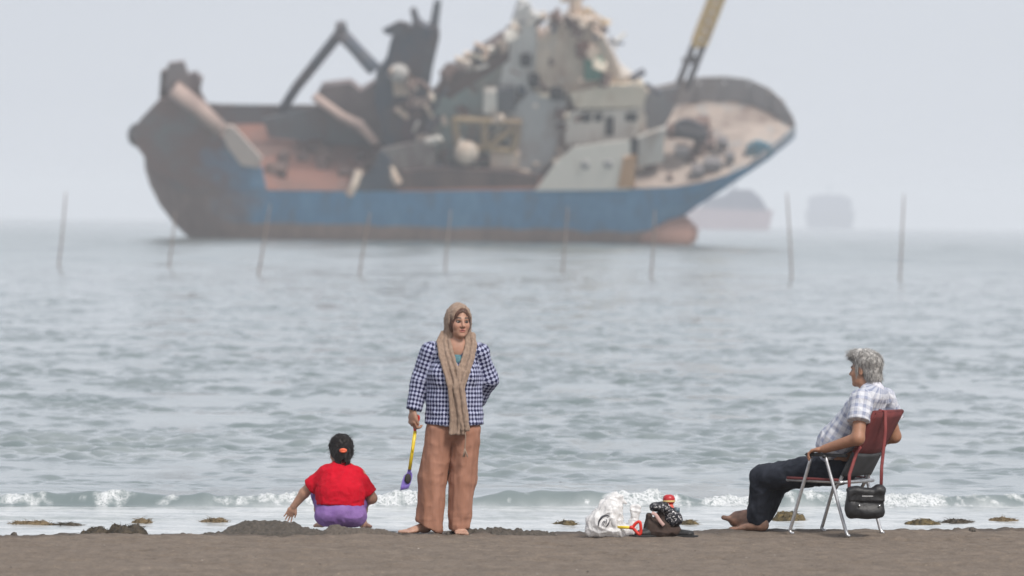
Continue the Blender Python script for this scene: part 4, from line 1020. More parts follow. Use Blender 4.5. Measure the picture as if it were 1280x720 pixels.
TAN = M('tan_seaweed', (.085, .060, .030), (.17, .12, .062), 26, .8, .6, 90, .01)
for a in (('small dark seaweed tuft at the sand edge on the left, paired with a larger tuft', 120, 667.5, 38, 8, DRK, 0), ('large dark brown seaweed tuft at the sand edge left of the dug pile', 158, 668, 50, 12, DRK, 0),
          ('round tan seaweed clump in the shallow water above the large dark tuft', 178, 654, 26, 5, TAN, None), ('tan seaweed clump in the water just behind the dug sand pile', 269, 652.5, 38, 4.5, TAN, None),
          ('long flat brown seaweed strip in the shallows at the far left', 40, 655.5, 70, 4, TAN, None), ('thin dark seaweed strand in the shallows left of the tan clump', 85, 657, 40, 3, DRK, None),
          ('small brown seaweed clump in the shallows left of the white plastic bag', 707, 656, 36, 4.5, OLV, None), ('low brown seaweed strand behind the brown bag', 860, 655, 26, 4, OLV, None),
          ('olive yellow seaweed clump behind the ankles of the seated man', 985, 650.5, 44, 9, OLV, None), ('brown seaweed clump in the shallows right of the folding chair', 1154, 654.5, 42, 5, OLV, None),
          ('flat dark seaweed strand in the shallows between two brown clumps', 1197, 653, 42, 3.5, DRK, None), ('pale brown seaweed strip in the shallows at the far right', 1254, 650.5, 36, 3.2, TAN, None)):
    lump('seaweed_clump', a[0], 'seaweed', a[1], a[2], a[3], a[4], a[5], int(a[1]), .14, a[6], .45, 'seaweed clumps along the water edge', strand=int(a[3] * 3))
rg = np.random.default_rng(77); spots = [205, 229, 236, 258, 262, 90, 54, 606, 622, 641, 660, 676, 500, 482, 690, 560, 18, 1215]
for i, px in enumerate(spots):
    py = np.interp(px, [e[0] for e in EDGE], [e[1] for e in EDGE]) + rg.uniform(.2, 1.6)
    lump('sand_clod', 'small dark clod of wet sand lying along the edge of the beach', 'sand clod', px, py, rg.uniform(6, 13), rg.uniform(2, 3.6), MUD, 200 + i, .035, 0, .25, 'sand clods along the beach edge', n=10)

# ------------------------------------------------------------------ wooden stakes out in the sea
WOOD = M('weathered_stake_wood', (.15, .125, .11), (.24, .20, .18), 5, .9, .4, 20, stretch=(4, 4, .6))
for i, (tx, ty, bx, by, lab) in enumerate(((82, 240, 73, 335, 'tall leaning wooden stake in open water, leftmost of all'), (220, 265, 210, 336, 'leaning wooden stake standing below the stern corner of the wreck'),
        (339, 255, 322, 345, 'wooden stake leaning in front of the rusty aft hull, second below the wreck'), (463, 266, 449, 345, 'wooden stake leaning in front of the aft end of the blue hull band'),
        (563, 262, 557, 340, 'nearly upright wooden stake above the head of the standing woman'), (709, 258, 704, 342, 'wooden stake in front of the middle of the blue hull'),
        (818, 262, 814, 348, 'wooden stake in front of the reddish bulb of the wreck'), (984, 241, 989, 351, 'tall thin wooden stake between the two distant ships'), (1131, 243, 1124, 350, 'tall thin wooden stake in open water, rightmost of all'))):
    b = gp(bx, by, SEA); t = pt(tx, ty, b[1] + .3) - b; rr = .043
    k = [V(0, 0, -.8)] + [t * f + V(.03 * math.sin(3 * f + i), 0, 0) for f in (0, .3, .6, .85, 1.0)]
    m = MB().tube(k, [rr, rr, rr * .95, rr * .85, rr * .75, rr * .5], 9)
    o = m.build('wooden_stake', WOOD, smooth=True); o.location = [float(q) for q in b]; tag(o, lab, 'stake', 'wooden stakes standing in the sea')

# shell grit and small pebbles strewn over the sand
rg = np.random.default_rng(31); Pv = []; Pf = []
for i in range(260):
    gx = rg.uniform(-4.2, 4.2); gy = rg.uniform(34.6, float(edge_y(gx)) - .05); rr_ = rg.uniform(.003, .007) * (1.4 if i % 11 == 0 else 1); b = len(Pv)
    for dx_, dy_, dz_ in ((1, 0, 0), (.3, .8, 0), (-.8, .5, 0), (-.7, -.6, 0), (.4, -.9, 0), (0, 0, .8)): Pv.append((gx + dx_ * rr_ * 1.4, gy + dy_ * rr_ * 1.4, .004 + dz_ * rr_))
    Pf += [(b + k, b + (k + 1) % 5, b + 5) for k in range(5)]
tag(mesh_obj('shell_grit', Pv, Pf, M('shell_grit', (.07, .06, .052), (.34, .30, .26), 3, .8, lo=.45, hi=.65), None, smooth=False), kind='stuff')

HAZE, SKYK, EXPO = .0003, .79, 0.66

# ------------------------------------------------------------------ the grounded wreck, heeled over towards the beach
DS = float(gp(640, 303, SEA)[1]); MP = DS / FPX; HEEL = math.radians(38); CH, SH = math.cos(HEEL), math.sin(HEEL)
O0 = gp(640, 303, SEA)
wreck = bpy.data.objects.new('shipwreck', None); COL.objects.link(wreck); wreck.location = [float(q) for q in O0]; wreck.rotation_euler = (HEEL, 0, 0)
tag(wreck, 'large rusting blue fishing ship wreck heeled over in the sea with its decks showing', 'shipwreck')
def sz(px, py): return (303 + (px - 640) * .0122 - py) * MP
def SX(px): return (px - 640) * MP
def LY(px, py, Y): return V(SX(px), Y, (sz(px, py) - Y * SH) / CH)          # a traced point on the ship plane at offset Y
def rusty(name, base, rust=(.16, .085, .06), amt=.5, scale=.35, stretch=(1, 1, .5), third=None, rough=.8):
    amt += .05
    n = NT(name); v = n.coord('Object', stretch); f = n.noise(v, scale, 7, .68, .4)
    c = n.ramp(f, [(max(0, amt - .14), rust), (amt - .03, tuple(.55 * a + .45 * b for a, b in zip(base, rust))), (amt + .06, base)])
    if third: c = n.mix(n.ramp(n.noise(v, scale * 1.9, 5), [(.55, (0, 0, 0)), (.64, (1, 1, 1))]), c, third)
    n.set(**{'Base Color': c, 'Roughness': rough}); n.bump(n.noise(v, 1.5, 4), .3, .15); return n.m
GREY = rusty('grey_ship_paint', (.56, .52, .47), (.36, .26, .21), .46, .3, third=(.42, .40, .38)); WHITE = rusty('white_ship_paint', (.72, .67, .61), (.30, .19, .13), .36, .35)
SLATE = rusty('slate_ship_paint', (.062, .078, .105), (.11, .082, .080), .46, .3, third=(.10, .105, .12)); TEAL = rusty('teal_ship_paint', (.25, .30, .29), (.27, .20, .17), .47, .25, third=(.38, .34, .29))
BEIGE = rusty('beige_ship_paint', (.64, .53, .43), (.38, .26, .20), .42, .3, third=(.50, .43, .37)); BROWN = rusty('rusted_steel', (.15, .098, .082), (.085, .058, .056), .45, .3)
DECK = rusty('rust_red_deck', (.22, .105, .080), (.12, .085, .075), .45, .16, (1, 1, 1)); FDECK = rusty('pale_foredeck', (.40, .33, .285), (.20, .15, .13), .46, .22, (1, 1, 1), third=(.30, .29, .285))
INNER = rusty('bulwark_inside_paint', (.16, .175, .19), (.16, .115, .10), .44, .2); INNERF = rusty('fore_bulwark_paint', (.33, .325, .335), (.23, .19, .175), .42, .25)
OCHRE = rusty('ochre_paint', (.33, .24, .14), (.24, .17, .12), .42, .5); PINK = rusty('faded_pink_primer', (.42, .31, .27), (.24, .17, .15), .42, .3); CREAM = rusty('cream_paint', (.66, .58, .47), (.40, .28, .20), .33, .4)
HOLE = M('dark_opening', (.018, .018, .022), (.03, .028, .03), 2, .8); GRN = M('green_paint', (.05, .17, .13), (.09, .22, .17), 1, .6); AQUA = rusty('aqua_paint', (.11, .25, .33), (.16, .17, .17), .4, .5); ORG = rusty('orange_paint', (.52, .30, .15), (.36, .22, .14), .4, .5)
# hull paint: faded blue band over red brown boot-topping, teal and rust at the stern
n = NT('hull_paint'); vc = n.coord('Object'); sp = n.node('ShaderNodeSeparateXYZ'); n.link(vc, sp.inputs[0])
nb = n.math('SUBTRACT', n.noise(vc, .22, 6, .65), .5); nb2 = n.noise(n.coord('Object', (1, 1, .35)), .55, 6, .7)
zz = n.math('ADD', sp.outputs[2], n.math('MULTIPLY', nb, 1.6)); xx_ = n.math('ADD', sp.outputs[0], n.math('MULTIPLY', nb, 16.0))
blue = n.ramp(nb2, [(.34, (.12, .21, .32)), (.5, (.10, .27, .46)), (.68, (.15, .34, .52))]); boot = n.ramp(nb2, [(.35, (.27, .195, .17)), (.65, (.40, .28, .24))])
stern = n.ramp(n.noise(vc, .17, 5, .6), [(.46, (.19, .125, .112)), (.57, (.18, .15, .15)), (.64, (.165, .175, .175)), (.74, (.14, .20, .215))])
lowst = n.ramp(n.math('ADD', n.math('MULTIPLY', zz, .1), 0.0), [(.80, (0, 0, 0)), (1.0, (1, 1, 1))])
c1 = n.mix(n.ramp(n.math('MULTIPLY', zz, .05), [(.325, (0, 0, 0)), (.35, (1, 1, 1))]), boot, blue)
c2 = n.mix(n.ramp(n.math('MULTIPLY', zz, .05), [(.50, (0, 0, 0)), (.58, (1, 1, 1))]), n.ramp(nb2, [(.35, (.19, .14, .13)), (.65, (.28, .195, .175))]), stern)
sel = n.ramp(n.math('ADD', n.math('MULTIPLY', xx_, .01), .8), [(.475, (1, 1, 1)), (.545, (0, 0, 0))])
n.set(**{'Base Color': n.mix(sel, c1, c2), 'Roughness': .75}); HULL = n.m
# stations: px, near gunwale, far gunwale, near bottom py (0 = below water), flare
ST = [(186, 188, 160, 212), (192, 192, 150, 232), (204, 205, 145, 256), (222, 222, 148, 280), (245, 232, 152, 302), (275, 237, 154, 318), (330, 239, 154, 330), (420, 240, 153, 335), (520, 240, 151, 335), (620, 239, 149, 335), (720, 238, 145, 335),
      (790, 237, 139, 322), (815, 236, 135, 300), (840, 235, 131, 279), (870, 230, 126, 257), (900, 221, 125, 238), (930, 208, 128, 216), (955, 194, 138, 199), (972, 181, 149, 186), (983, 171, 159, 175), (987, 167, 164, 170)]
secs = []; gun = []
for px, ny_, fy, by in ST:
    sn, sf = sz(px, ny_), sz(px, fy); Z = (sn + sf) / 2 / CH; B = (sf - sn) / 2 / SH; X = SX(px)
    gun.append((X, B, Z))
    if px <= 222: zb = sz(px, by); Yb = -B * .80; Zk = (zb - Yb * SH) / CH
    elif px >= 815: Yb = -B * (.80 - .55 * min(1, (px - 815) / 90)); Zk = (sz(px, by) - Yb * SH) / CH
    else: Yb = -B * .86; Zk = (sz(px, by) - Yb * SH) / CH
    keelZ = min(Zk - (.8 if 222 < px < 815 else .3), Zk)
    half = []
    for t in np.linspace(0, 1, 9):
        yb = -B + (Yb + B) * (t ** 1.5); half.append((X, yb, Z + (Zk - Z) * t))
    full = half + [(X, Yb * .5, keelZ), (X, 0, keelZ), (X, -Yb * .5, keelZ)] + [(X, -h[1], h[2]) for h in half[::-1]]
    secs.append(full)
m = MB(); W_ = len(secs[0]); vv = [p for s in secs for p in s]; ff = []
for i in range(len(secs) - 1):
    for j in range(W_ - 1): ff.append((i * W_ + j, i * W_ + j + 1, (i + 1) * W_ + j + 1, (i + 1) * W_ + j))
ff.append(tuple(range(W_))); ff.append(tuple((len(secs) - 1) * W_ + j for j in range(W_)))
m.add(vv, ff); hull = m.build('hull', HULL, wreck, smooth=True); hull.data.set_sharp_from_angle(angle=.7)
def deck(i0, i1, drop, nm, mt):
    P = []; 
    for X, B, Z in gun[i0:i1]: P += [(X, -B * .985, Z - drop), (X, B * .985, Z - drop)]
    f = [(2 * i, 2 * i + 2, 2 * i + 3, 2 * i + 1) for i in range(i1 - i0 - 1)]
    L_ = len(P); Pb = [(p[0], p[1], p[2] - .25) for p in P]
    return MB().add(P + Pb, f + [tuple(L_ + k for k in q[::-1]) for q in f]).build(nm, mt, wreck)
deck(1, 12, -.02, 'main_deck', DECK); deck(11, 21, -.02, 'foredeck', FDECK)
def rail(side, i0, i1, hs, nm, mt, th=.22, lean=.0):
    G = gun[i0:i1]; P = []
    for k, (X, B, Z) in enumerate(G):
        h = hs[k] if hasattr(hs, '__len__') else hs; y0 = side * B; y1 = side * (B + lean * h)
        P += [(X, y0, Z - .1), (X, y1, Z + h), (X, y1 - side * th, Z + h), (X, y0 - side * th, Z - .1)]
    f = []
    for k in range(len(G) - 1):
        for j in range(4): f.append((4 * k + j, 4 * k + (j + 1) % 4, 4 * k + 4 + (j + 1) % 4, 4 * k + 4 + j))
    f += [(0, 1, 2, 3), tuple(4 * (len(G) - 1) + j for j in (3, 2, 1, 0))]
    return MB().add(P, f).build(nm, mt, wreck)
rail(1, 3, 12, [3.0, 2.6, 2.6, 2.5, 2.4, 2.4, 2.4, 2.4, 2.4], 'bulwark', INNER); rail(1, 11, 21, [2.6, 2.8, 3.0, 3.1, 3.1, 3.0, 2.8, 2.2, 1.4, .7], 'bulwark', INNERF, lean=.05)
rail(-1, 16, 21, [.5, .9, 1.1, 1.0, .7], 'bulwark', rusty('bow_rail_paint', (.26, .28, .31), (.2, .17, .16), .42, .3))
for X, B, Z in gun[13:19]: MB().box((X, B * .99 - .25, Z + 1.2), (.12, .25, 1.3)).build('bulwark_rib', INNERF, wreck)
MB().tube([LY(760, 296, -2.0), LY(812, 291, -5.0), LY(836, 290, -5.5), LY(853, 291, -5.4), LY(866, 293, -5.2)], [1.5, 1.9, 1.95, 1.85, .9], 14).build('bulbous_bow', rusty('bulb_paint', (.40, .225, .175), (.27, .18, .155), .42, .4), wreck, smooth=True)
MB().sphere(LY(179, 171, -3), (1.0, 1.4, 1.2)).build('stern_fender', HOLE, wreck, smooth=True)
def block(nm, mt, pts, Y0, depth, bev=.0, top=1.0):
    fr = [LY(a, b, Y0) for a, b in pts]; c = sum(fr) / len(fr)
    bk_ = [c + (p - c) * top + V(0, depth * .82, -depth * .44) for p in fr]
    return MB().prism(fr, bk_).build(nm, mt, wreck, bevel=bev)
# stern: raised quarter, gallows heap, slanting beam
block('stern_quarter', HULL, [(172, 172), (188, 152), (212, 128), (240, 130), (262, 150), (300, 190), (333, 212), (338, 238), (250, 240), (205, 215), (188, 196)], -6.0, .8)
block('stern_gallows', BROWN, [(208, 135), (212, 96), (228, 92), (236, 104), (250, 98), (262, 104), (258, 120), (272, 150), (250, 165), (225, 150)], -4.0, 2.2)
block('stern_gallows_winch', rusty('mauve_grey_paint', (.25, .21, .21), (.15, .11, .11), .45, .4), [(216, 112), (222, 86), (240, 84), (246, 100), (256, 96), (262, 110), (246, 128), (226, 132)], -4.6, 1.4)
MB().tube([LY(228, 116, -5.6), LY(258, 140, -6.1), LY(285, 166, -6.4)], [1.0, .95, .9], 8).build('slanting_beam', PINK, wreck, smooth=True)
block('beam_end_plate', rusty('pale_pink_paint', (.55, .46, .41), (.33, .25, .22), .38, .4), [(283, 160), (300, 162), (334, 200), (330, 212), (308, 208), (292, 186)], -6.6, 1.0)
# crane arm, deck heaps, dark tower
MB().tube([LY(354, 138, 4), LY(372, 112, 3), LY(428, 47, 1)], [.55, .55, .6], 8).build('crane_arm', SLATE, wreck); MB().tube([LY(428, 47, 1), LY(446, 66, 0), LY(470, 92, -1)], [.75, .7, .8], 8).build('crane_arm', SLATE, wreck)
MB().box(LY(429, 44, 1), (.6, .6, .9)).build('crane_head', SLATE, wreck, bevel=.2)
block('net_drum_housing', rusty('mauve_steel', (.22, .175, .17), (.15, .115, .115), .45, .4), [(396, 128), (405, 112), (440, 108), (452, 118), (476, 104), (486, 128), (486, 178), (462, 178), (420, 150)], 0, 4)
MB().tube([LY(396, 124, -1.5), LY(430, 148, -2.0), LY(452, 158, -2.5), LY(472, 182, -3.2)], [.5, .5, .55, .5], 8).build('pale_pipe', PINK, wreck, smooth=True)
block('dark_bulkhead', INNER, [(330, 150), (398, 136), (470, 168), (486, 205), (455, 200), (420, 186), (372, 176), (338, 172)], 2.0, .6)
block('net_heap', SLATE, [(440, 250), (447, 230), (468, 214), (476, 190), (490, 200), (502, 236), (498, 252)], -6.2, 1.6, bev=.3)
MB().tube([LY(452, 215, -5.5), LY(446, 232, -6.2), LY(440, 244, -6.4)], .45, 8).build('pale_pipe', BEIGE, wreck); MB().tube([LY(486, 205, -5.5), LY(500, 230, -6.2)], .45, 8).build('pale_pipe', BEIGE, wreck)
tw = block('funnel_tower', SLATE, [(490, 60), (500, 40), (512, 46), (522, 36), (534, 44), (547, 42), (549, 56), (541, 90), (537, 118), (543, 150), (541, 226), (484, 222), (478, 160), (470, 130), (472, 98), (484, 84)], -2.5, 4.5)
MB().tube([LY(524, 44, -1), LY(517, 20, -1)], [.5, .35], 7).build('antenna', SLATE, tw); MB().tube([LY(541, 46, -1), LY(547, 10, -1)], [.55, .4], 7).build('antenna', rusty('grey_antenna', (.14, .15, .17), (.12, .1, .1), .4), tw)
block('tower_cap', SLATE, [(480, 46), (500, 36), (512, 38), (514, 48), (486, 52)], -2.8, 1.0)
block('tower_door_panel', rusty('maroon_paint', (.11, .07, .078), (.08, .06, .062), .45, .4), [(503, 132), (540, 126), (538, 186), (504, 190)], -2.85, .3)
MB().sphere(LY(500, 97, -3.2), (1.15, .7, 1.15)).build('lamp_housing', rusty('dull_white_paint', (.42, .40, .38), (.2, .16, .14), .35), tw, smooth=True)
block('tower_locker', BEIGE, [(492, 104), (512, 104), (512, 124), (494, 124)], -3.0, .5); block('tower_bracket', PINK, [(516, 128), (538, 126), (538, 136), (518, 138)], -3.2, .4)
block('lower_casing', rusty('stone_grey_paint', (.27, .24, .225), (.16, .12, .11), .45, .3), [(478, 190), (545, 176), (545, 232), (482, 232)], -5.0, 2.0)
# main superstructure
block('aft_deckhouse', TEAL, [(541, 226), (541, 126), (556, 106), (600, 80), (640, 60), (646, 226)], -3.4, 7)
block('sloping_roof', BROWN, [(548, 118), (554, 103), (626, 56), (634, 60), (634, 82), (562, 128)], -3.7, 7.2)
block('bridge_block', GREY, [(612, 216), (622, 70), (640, 36), (655, 28), (672, 52), (704, 30), (738, 40), (752, 62), (770, 94), (796, 112), (802, 150), (800, 224), (640, 232)], -3.0, 6)
block('funnel_casing', rusty('pale_grey_paint', (.62, .60, .58), (.36, .28, .23), .38, .3), [(622, 118), (630, 66), (644, 22), (656, 14), (664, 30), (670, 80), (660, 122)], -3.6, 2.5)
block('upper_bridge', BEIGE, [(664, 118), (668, 58), (686, 44), (716, 30), (742, 42), (764, 90), (780, 112), (720, 122)], -3.8, 3.0)
block('gap_plate', rusty('bluish_grey_paint', (.42, .42, .42), (.28, .22, .20), .42, .3), [(626, 150), (660, 120), (704, 128), (700, 160), (690, 196), (668, 226), (640, 222)], -4.2, 1.2)
block('bridge_overhang', CREAM, [(708, 122), (752, 112), (796, 112), (802, 122), (796, 138), (716, 140)], -5.0, 3.5)
wl = block('wheelhouse_front', WHITE, [(702, 144), (792, 140), (790, 172), (764, 180), (704, 182)], -4.6, 2.0)
for a, b, c_, d in ((722, 146, 12, 10), (752, 150, 10, 22), (776, 146, 14, 9), (738, 146, 10, 9)): block('window', HOLE, [(a, b), (a + c_, b - 1), (a + c_, b + d), (a, b + d)], -4.75, .2).parent = wl
sp_ = block('side_bulwark', rusty('chalk_white_paint', (.80, .745, .67), (.42, .33, .27), .32, .3), [(668, 239), (690, 208), (714, 186), (782, 178), (783, 238)], -7.4, .5)
for a, b in ((728, 208), (756, 207)):
    MB().sphere(LY(a, b, -7.5), (.50, .18, .55)).build('porthole', rusty('porthole_grey', (.32, .31, .31), (.2, .19, .18), .4), sp_, smooth=True)
block('orange_locker', ORG, [(774, 200), (790, 196), (788, 236), (768, 236)], -7.6, .8)
block('deck_locker', rusty('offwhite_paint', (.52, .51, .48), (.30, .24, .2), .38, .3), [(790, 176), (824, 164), (824, 204), (794, 210)], -5.4, 2.4); block('dark_opening', HOLE, [(780, 178), (792, 176), (792, 194), (781, 196)], -7.3, .3)
block('lower_deckhouse', BROWN, [(500, 239), (505, 216), (560, 212), (640, 216), (672, 222), (668, 239)], -6.0, 3)
MB().sphere(LY(583, 193, -5.2), (1.3, .8, 1.5)).build('life_raft', BEIGE, wreck, smooth=True)
of = MB()
for p in (((568, 152), (650, 156)), ((568, 152), (572, 184)), ((646, 156), (640, 190)), ((604, 154), (606, 188)), ((575, 184), (640, 190)), ((606, 188), (646, 158))): of.tube([LY(*p[0], -4.6), LY(*p[1], -4.6)], .42, 6)
of.build('ochre_frame', OCHRE, wreck)
for a, b, r_, mt in ((664, 106, (.6, .4, .8), HOLE), (654, 82, (.6, .4, .7), HOLE), (630, 128, (1.1, .4, 1.5), rusty('dark_grey', (.10, .105, .115), (.09, .08, .08), .4)), (692, 122, (.7, .4, .7), HOLE), (722, 70, (.7, .4, .9), rusty('rust_hatch', (.18, .09, .07), (.1, .07, .06), .4)), (736, 92, (1.0, .5, 1.3), GRN), (630, 200, (1.6, .5, 1.1), BEIGE), (646, 222, (1.4, .5, .9), BEIGE), (612, 130, (.8, .4, 1.6), WHITE)):
    MB().box(LY(a, b, -4.35), r_).build('hatch' if mt is HOLE else 'deck_fitting', mt, wreck, bevel=.15)
# masts
MB().tube([LY(644, 40, -1), LY(649, 8, -1)], [.9, .45], 8).build('mast', rusty('white_mast', (.50, .49, .47), (.3, .26, .23), .38), wreck); mm = MB().tube([LY(714, 40, -1), LY(712, -26, -1)], [.85, .5], 8).build('mast', BEIGE, wreck)
t = MB(); t.tube([LY(700, 40, -1.5), LY(728, 22, -1.5), LY(752, 36, -1.5), LY(728, 46, -1.5)], .5, 6); t.tube([LY(695, 10, -1), LY(730, 4, -1)], .3, 6); t.build('mast_platform', rusty('sand_paint', (.50, .38, .25), (.33, .25, .18), .4), mm)
dm = MB(); A, B_ = LY(847, 112, 2.5), LY(888, -2, 2.5); T_ = LY(897, -28, 2.5)
for o in (V(-.55, -.4, 0), V(.55, -.4, 0), V(-.55, .5, 0), V(.55, .5, 0)): dm.tube([A + o, A + (T_ - A) * .42 + o], .26, 6)
dm.tube([A + (T_ - A) * .22 + V(-1.0, 0, 0), A + (T_ - A) * .22 + V(.3, 0, .4)], .5, 6)
fm = dm.build('foremast', rusty('dark_mast_paint', (.13, .12, .125), (.12, .09, .075), .42), wreck)
um = MB()
for o in (V(-.6, -.4, 0), V(.6, -.4, 0), V(-.6, .5, 0), V(.6, .5, 0)): um.tube([A + (T_ - A) * .38 + o, T_ + o], .30, 6)
for k in np.linspace(.38, 1, 9):
    c = A + (T_ - A) * k; um.tube([c + V(-.7, -.4, -.3), c + V(.7, -.4, .5)], .26, 6); um.tube([c + V(-.6, .5, .5), c + V(.6, -.4, -.2)], .24, 6)
um.build('mast_top', rusty('yellow_mast_paint', (.62, .44, .19), (.42, .30, .18), .38, .5), fm)
# foredeck gear and far side clutter
block('break_bulkhead', rusty('cool_grey_paint', (.22, .225, .24), (.17, .13, .12), .42, .3), [(796, 118), (842, 112), (836, 140), (822, 168), (806, 176)], 0, 1.2)
block('winch', rusty('winch_paint', (.085, .085, .095), (.08, .065, .065), .4, .5), [(834, 160), (848, 152), (868, 158), (880, 168), (874, 180), (842, 174)], -3.0, 2.0, bev=.3)
MB().tube([LY(838, 166, -3.4), LY(876, 172, -3.4)], .7, 10).build('winch_drum', HOLE, wreck)
block('bow_locker', AQUA, [(924, 186), (938, 178), (956, 184), (958, 196), (940, 204), (926, 198)], -4.2, 1.5, bev=.2)
for a, b, r_, Y in ((884, 206, (.9, .7, .5), -5.5), (905, 198, (.5, .5, .5), -5), (866, 214, (.7, .7, .4), -6), (896, 180, (.6, .6, .5), -2.5), (846, 190, (.7, .6, .5), -4)): MB().box(LY(a, b, Y), r_).build('deck_hatch', rusty('hatch_paint%d' % a, (.17, .16, .165), (.12, .1, .1), .42), wreck, bevel=.1)
rg = np.random.default_rng(9)
for mt_, cnt_ in ((WHITE, 26), (BROWN, 50), (SLATE, 24), (BEIGE, 44), (CREAM, 10)):
    wb = MB()
    for i in range(cnt_):
        a = rg.uniform(480, 800); hi_ = np.interp(a, [480, 545, 556, 640, 655, 740, 800], [90, 125, 105, 45, 25, 45, 118]); b = rg.uniform(hi_ - 8, 225) if i % 3 else rg.uniform(hi_ - 9, hi_ + 6)
        Yy = rg.uniform(-5.2, -3.2); R_ = np.array(Matrix.Rotation(rg.uniform(0, 3.1), 3, Vector(rg.normal(0, 1, 3))))
        if i % 2: wb.box(LY(a, b, Yy), rg.uniform(.15, 1.0, 3) * V(1, .5, 1), R_, rg.uniform(.5, 1))
        else: wb.tube([LY(a, b, Yy), LY(a + rg.uniform(-18, 18), b + rg.uniform(-14, 14), Yy + .6)], rg.uniform(.10, .32), 6)
    tag(wb.build('wreckage', mt_, wreck), kind='stuff')
rg = np.random.default_rng(4); db = MB()
for i in range(46):
    px = rg.uniform(330, 480) if i < 20 else rg.uniform(650, 900); Y = rg.uniform(-6, 3); g = np.array(gun); Z = np.interp(SX(px), g[:, 0], g[:, 2])
    db.box((SX(px), Y, Z + .3), rg.uniform(.2, .9, 3), taper=rg.uniform(.6, 1))
tag(db.build('deck_debris', BROWN, wreck), kind='stuff')

# ------------------------------------------------------------------ distant ships
def ship_far(lab, x0, x1, top, wl_, Y, prof, hm, sm):
    c = pt((x0 + x1) / 2, wl_, Y); c[2] = SEA; k = Y / FPX; e = empty('distant_ship', c, lab, 'ship')
    cx = (x0 + x1) / 2; f = lambda a, b, y=0: V((a - cx) * k, y, (wl_ - b) * k)
    d = (x1 - x0) * k * .085
    hb = [(x0, prof[0]), (x0 + (x1 - x0) * .12, prof[0] + 1), (x1 - (x1 - x0) * .12, prof[1]), (x1, prof[1] - 1), (x1 - (x1 - x0) * .05, wl_ + 2), (x0 + (x1 - x0) * .06, wl_ + 2)]
    MB().prism([f(a, b, -d) for a, b in hb], [f(a, b, d) for a, b in hb]).build('hull', hm, e, bevel=.3)
    for p in prof[2]: MB().prism([f(a, b, -d * .8) for a, b in p], [f(a, b, d * .8) for a, b in p]).build('deckhouse', sm, e, bevel=.2)
    MB().tube([f(prof[3], prof[0]), f(prof[3], top)], .5, 6).build('mast', sm, e); return e
ship_far('purple grey distant ship showing below the bow of the wreck', 856, 966, 228, 286, 2700.0, (258, 262, [[(872, 262), (884, 248), (905, 243), (912, 236), (938, 236), (950, 246), (960, 262)]], 918), M('distant_hull_red', (.27, .20, .225), (.24, .18, .205), .2), M('distant_house_navy', (.05, .055, .10), (.08, .085, .13), .2))
ship_far('faint bluish distant ship further out to the right of the wreck', 1006, 1068, 232, 288, 5200.0, (266, 266, [[(1010, 268), (1010, 250), (1022, 246), (1052, 246), (1064, 252), (1064, 268)]], 1036), M('distant_hull_blue', (.07, .08, .13), (.10, .11, .16), .2), M('distant_house_blue', (.08, .09, .15), (.11, .12, .19), .2))

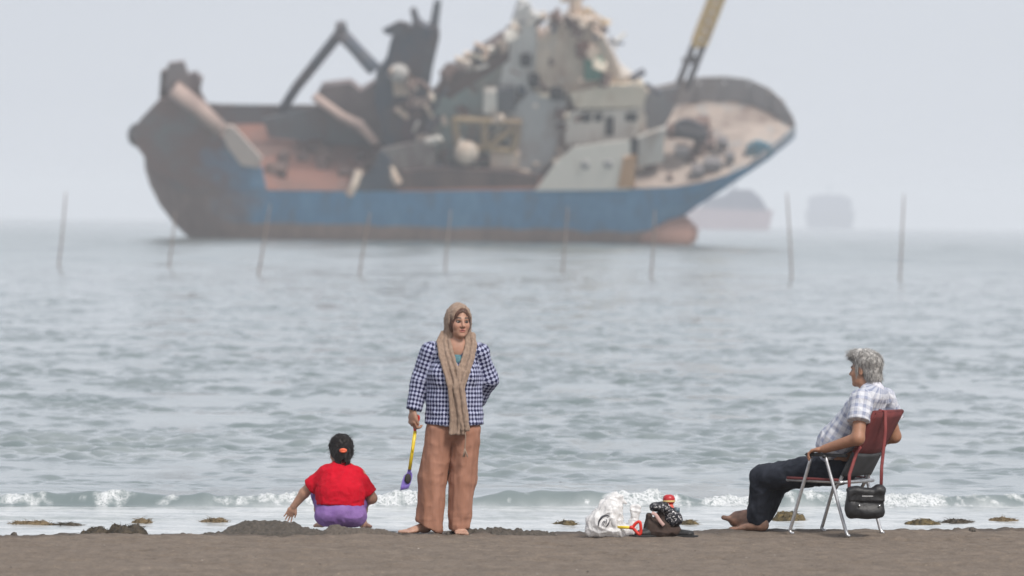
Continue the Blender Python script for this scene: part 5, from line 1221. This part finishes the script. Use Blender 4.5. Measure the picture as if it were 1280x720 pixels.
# ------------------------------------------------------------------ air, sky, light
hz = MB().box((0, 3200, 20.2), (1500, 3400, 22.2)).build('haze', None)
n = NT('haze_air'); n.n.remove(n.b); pv = n.node('ShaderNodeVolumePrincipled'); pv.inputs['Color'].default_value = (.93, .95, .99, 1); pv.inputs['Density'].default_value = HAZE; pv.inputs['Anisotropy'].default_value = .0
n.link(pv.outputs[0], n.out.inputs['Volume']); hz.data.materials.append(n.m);
tag(hz, 'thin grey sea haze over the water and beach', None, None, 'stuff')
SUN_EL, SUN_AZ = math.radians(46), math.radians(150)   # azimuth measured from +y towards +x
w = bpy.data.worlds.new('World'); SC.world = w; w.use_nodes = True; nt = w.node_tree; bgn = nt.nodes['Background']
sky = nt.nodes.new('ShaderNodeTexSky'); sky.sky_type = 'NISHITA'; sky.sun_disc = False; sky.sun_elevation = SUN_EL; sky.sun_rotation = SUN_AZ; sky.air_density = 1.0; sky.dust_density = 4.0; sky.ozone_density = 1.0
hsv = nt.nodes.new('ShaderNodeHueSaturation'); hsv.inputs['Saturation'].default_value = .45; nt.links.new(sky.outputs[0], hsv.inputs['Color'])
mx = nt.nodes.new('ShaderNodeMix'); mx.data_type = 'RGBA'; mx.inputs[0].default_value = .80
tc = nt.nodes.new('ShaderNodeTexCoord'); mp = nt.nodes.new('ShaderNodeMapping'); mp.inputs['Scale'].default_value = (1, 1, 3.5); nt.links.new(tc.outputs['Generated'], mp.inputs[0])
nn = nt.nodes.new('ShaderNodeTexNoise'); nn.inputs['Scale'].default_value = 3.0; nn.inputs['Detail'].default_value = 5; nt.links.new(mp.outputs[0], nn.inputs['Vector'])
cr = nt.nodes.new('ShaderNodeValToRGB'); cr.color_ramp.elements[0].position = .3; cr.color_ramp.elements[0].color = (5.75 * SKYK, 6.1 * SKYK, 6.75 * SKYK, 1); cr.color_ramp.elements[1].position = .7; cr.color_ramp.elements[1].color = (6.75 * SKYK, 7.05 * SKYK, 7.65 * SKYK, 1)
nt.links.new(nn.outputs[0], cr.inputs[0]); nt.links.new(hsv.outputs[0], mx.inputs[6]); nt.links.new(cr.outputs[0], mx.inputs[7]); nt.links.new(mx.outputs[2], bgn.inputs[0]); bgn.inputs[1].default_value = .1
sl = bpy.data.lights.new('sun', 'SUN'); sl.energy = 2.0; sl.angle = math.radians(14); sl.color = (1, .95, .88); so = bpy.data.objects.new('sun', sl); COL.objects.link(so)
sd = Vector((math.sin(SUN_AZ) * math.cos(SUN_EL), math.cos(SUN_AZ) * math.cos(SUN_EL), math.sin(SUN_EL))); so.rotation_euler = (-sd).to_track_quat('-Z', 'Y').to_euler()
SC.view_settings.view_transform = 'Standard'; SC.view_settings.look = 'None'; SC.view_settings.gamma = 1; SC.view_settings.use_curve_mapping = False; SC.view_settings.exposure = EXPO
SC.cycles.use_denoising = True; SC.cycles.max_bounces = 6; SC.cycles.volume_bounces = 1; SC.cycles.transparent_max_bounces = 8
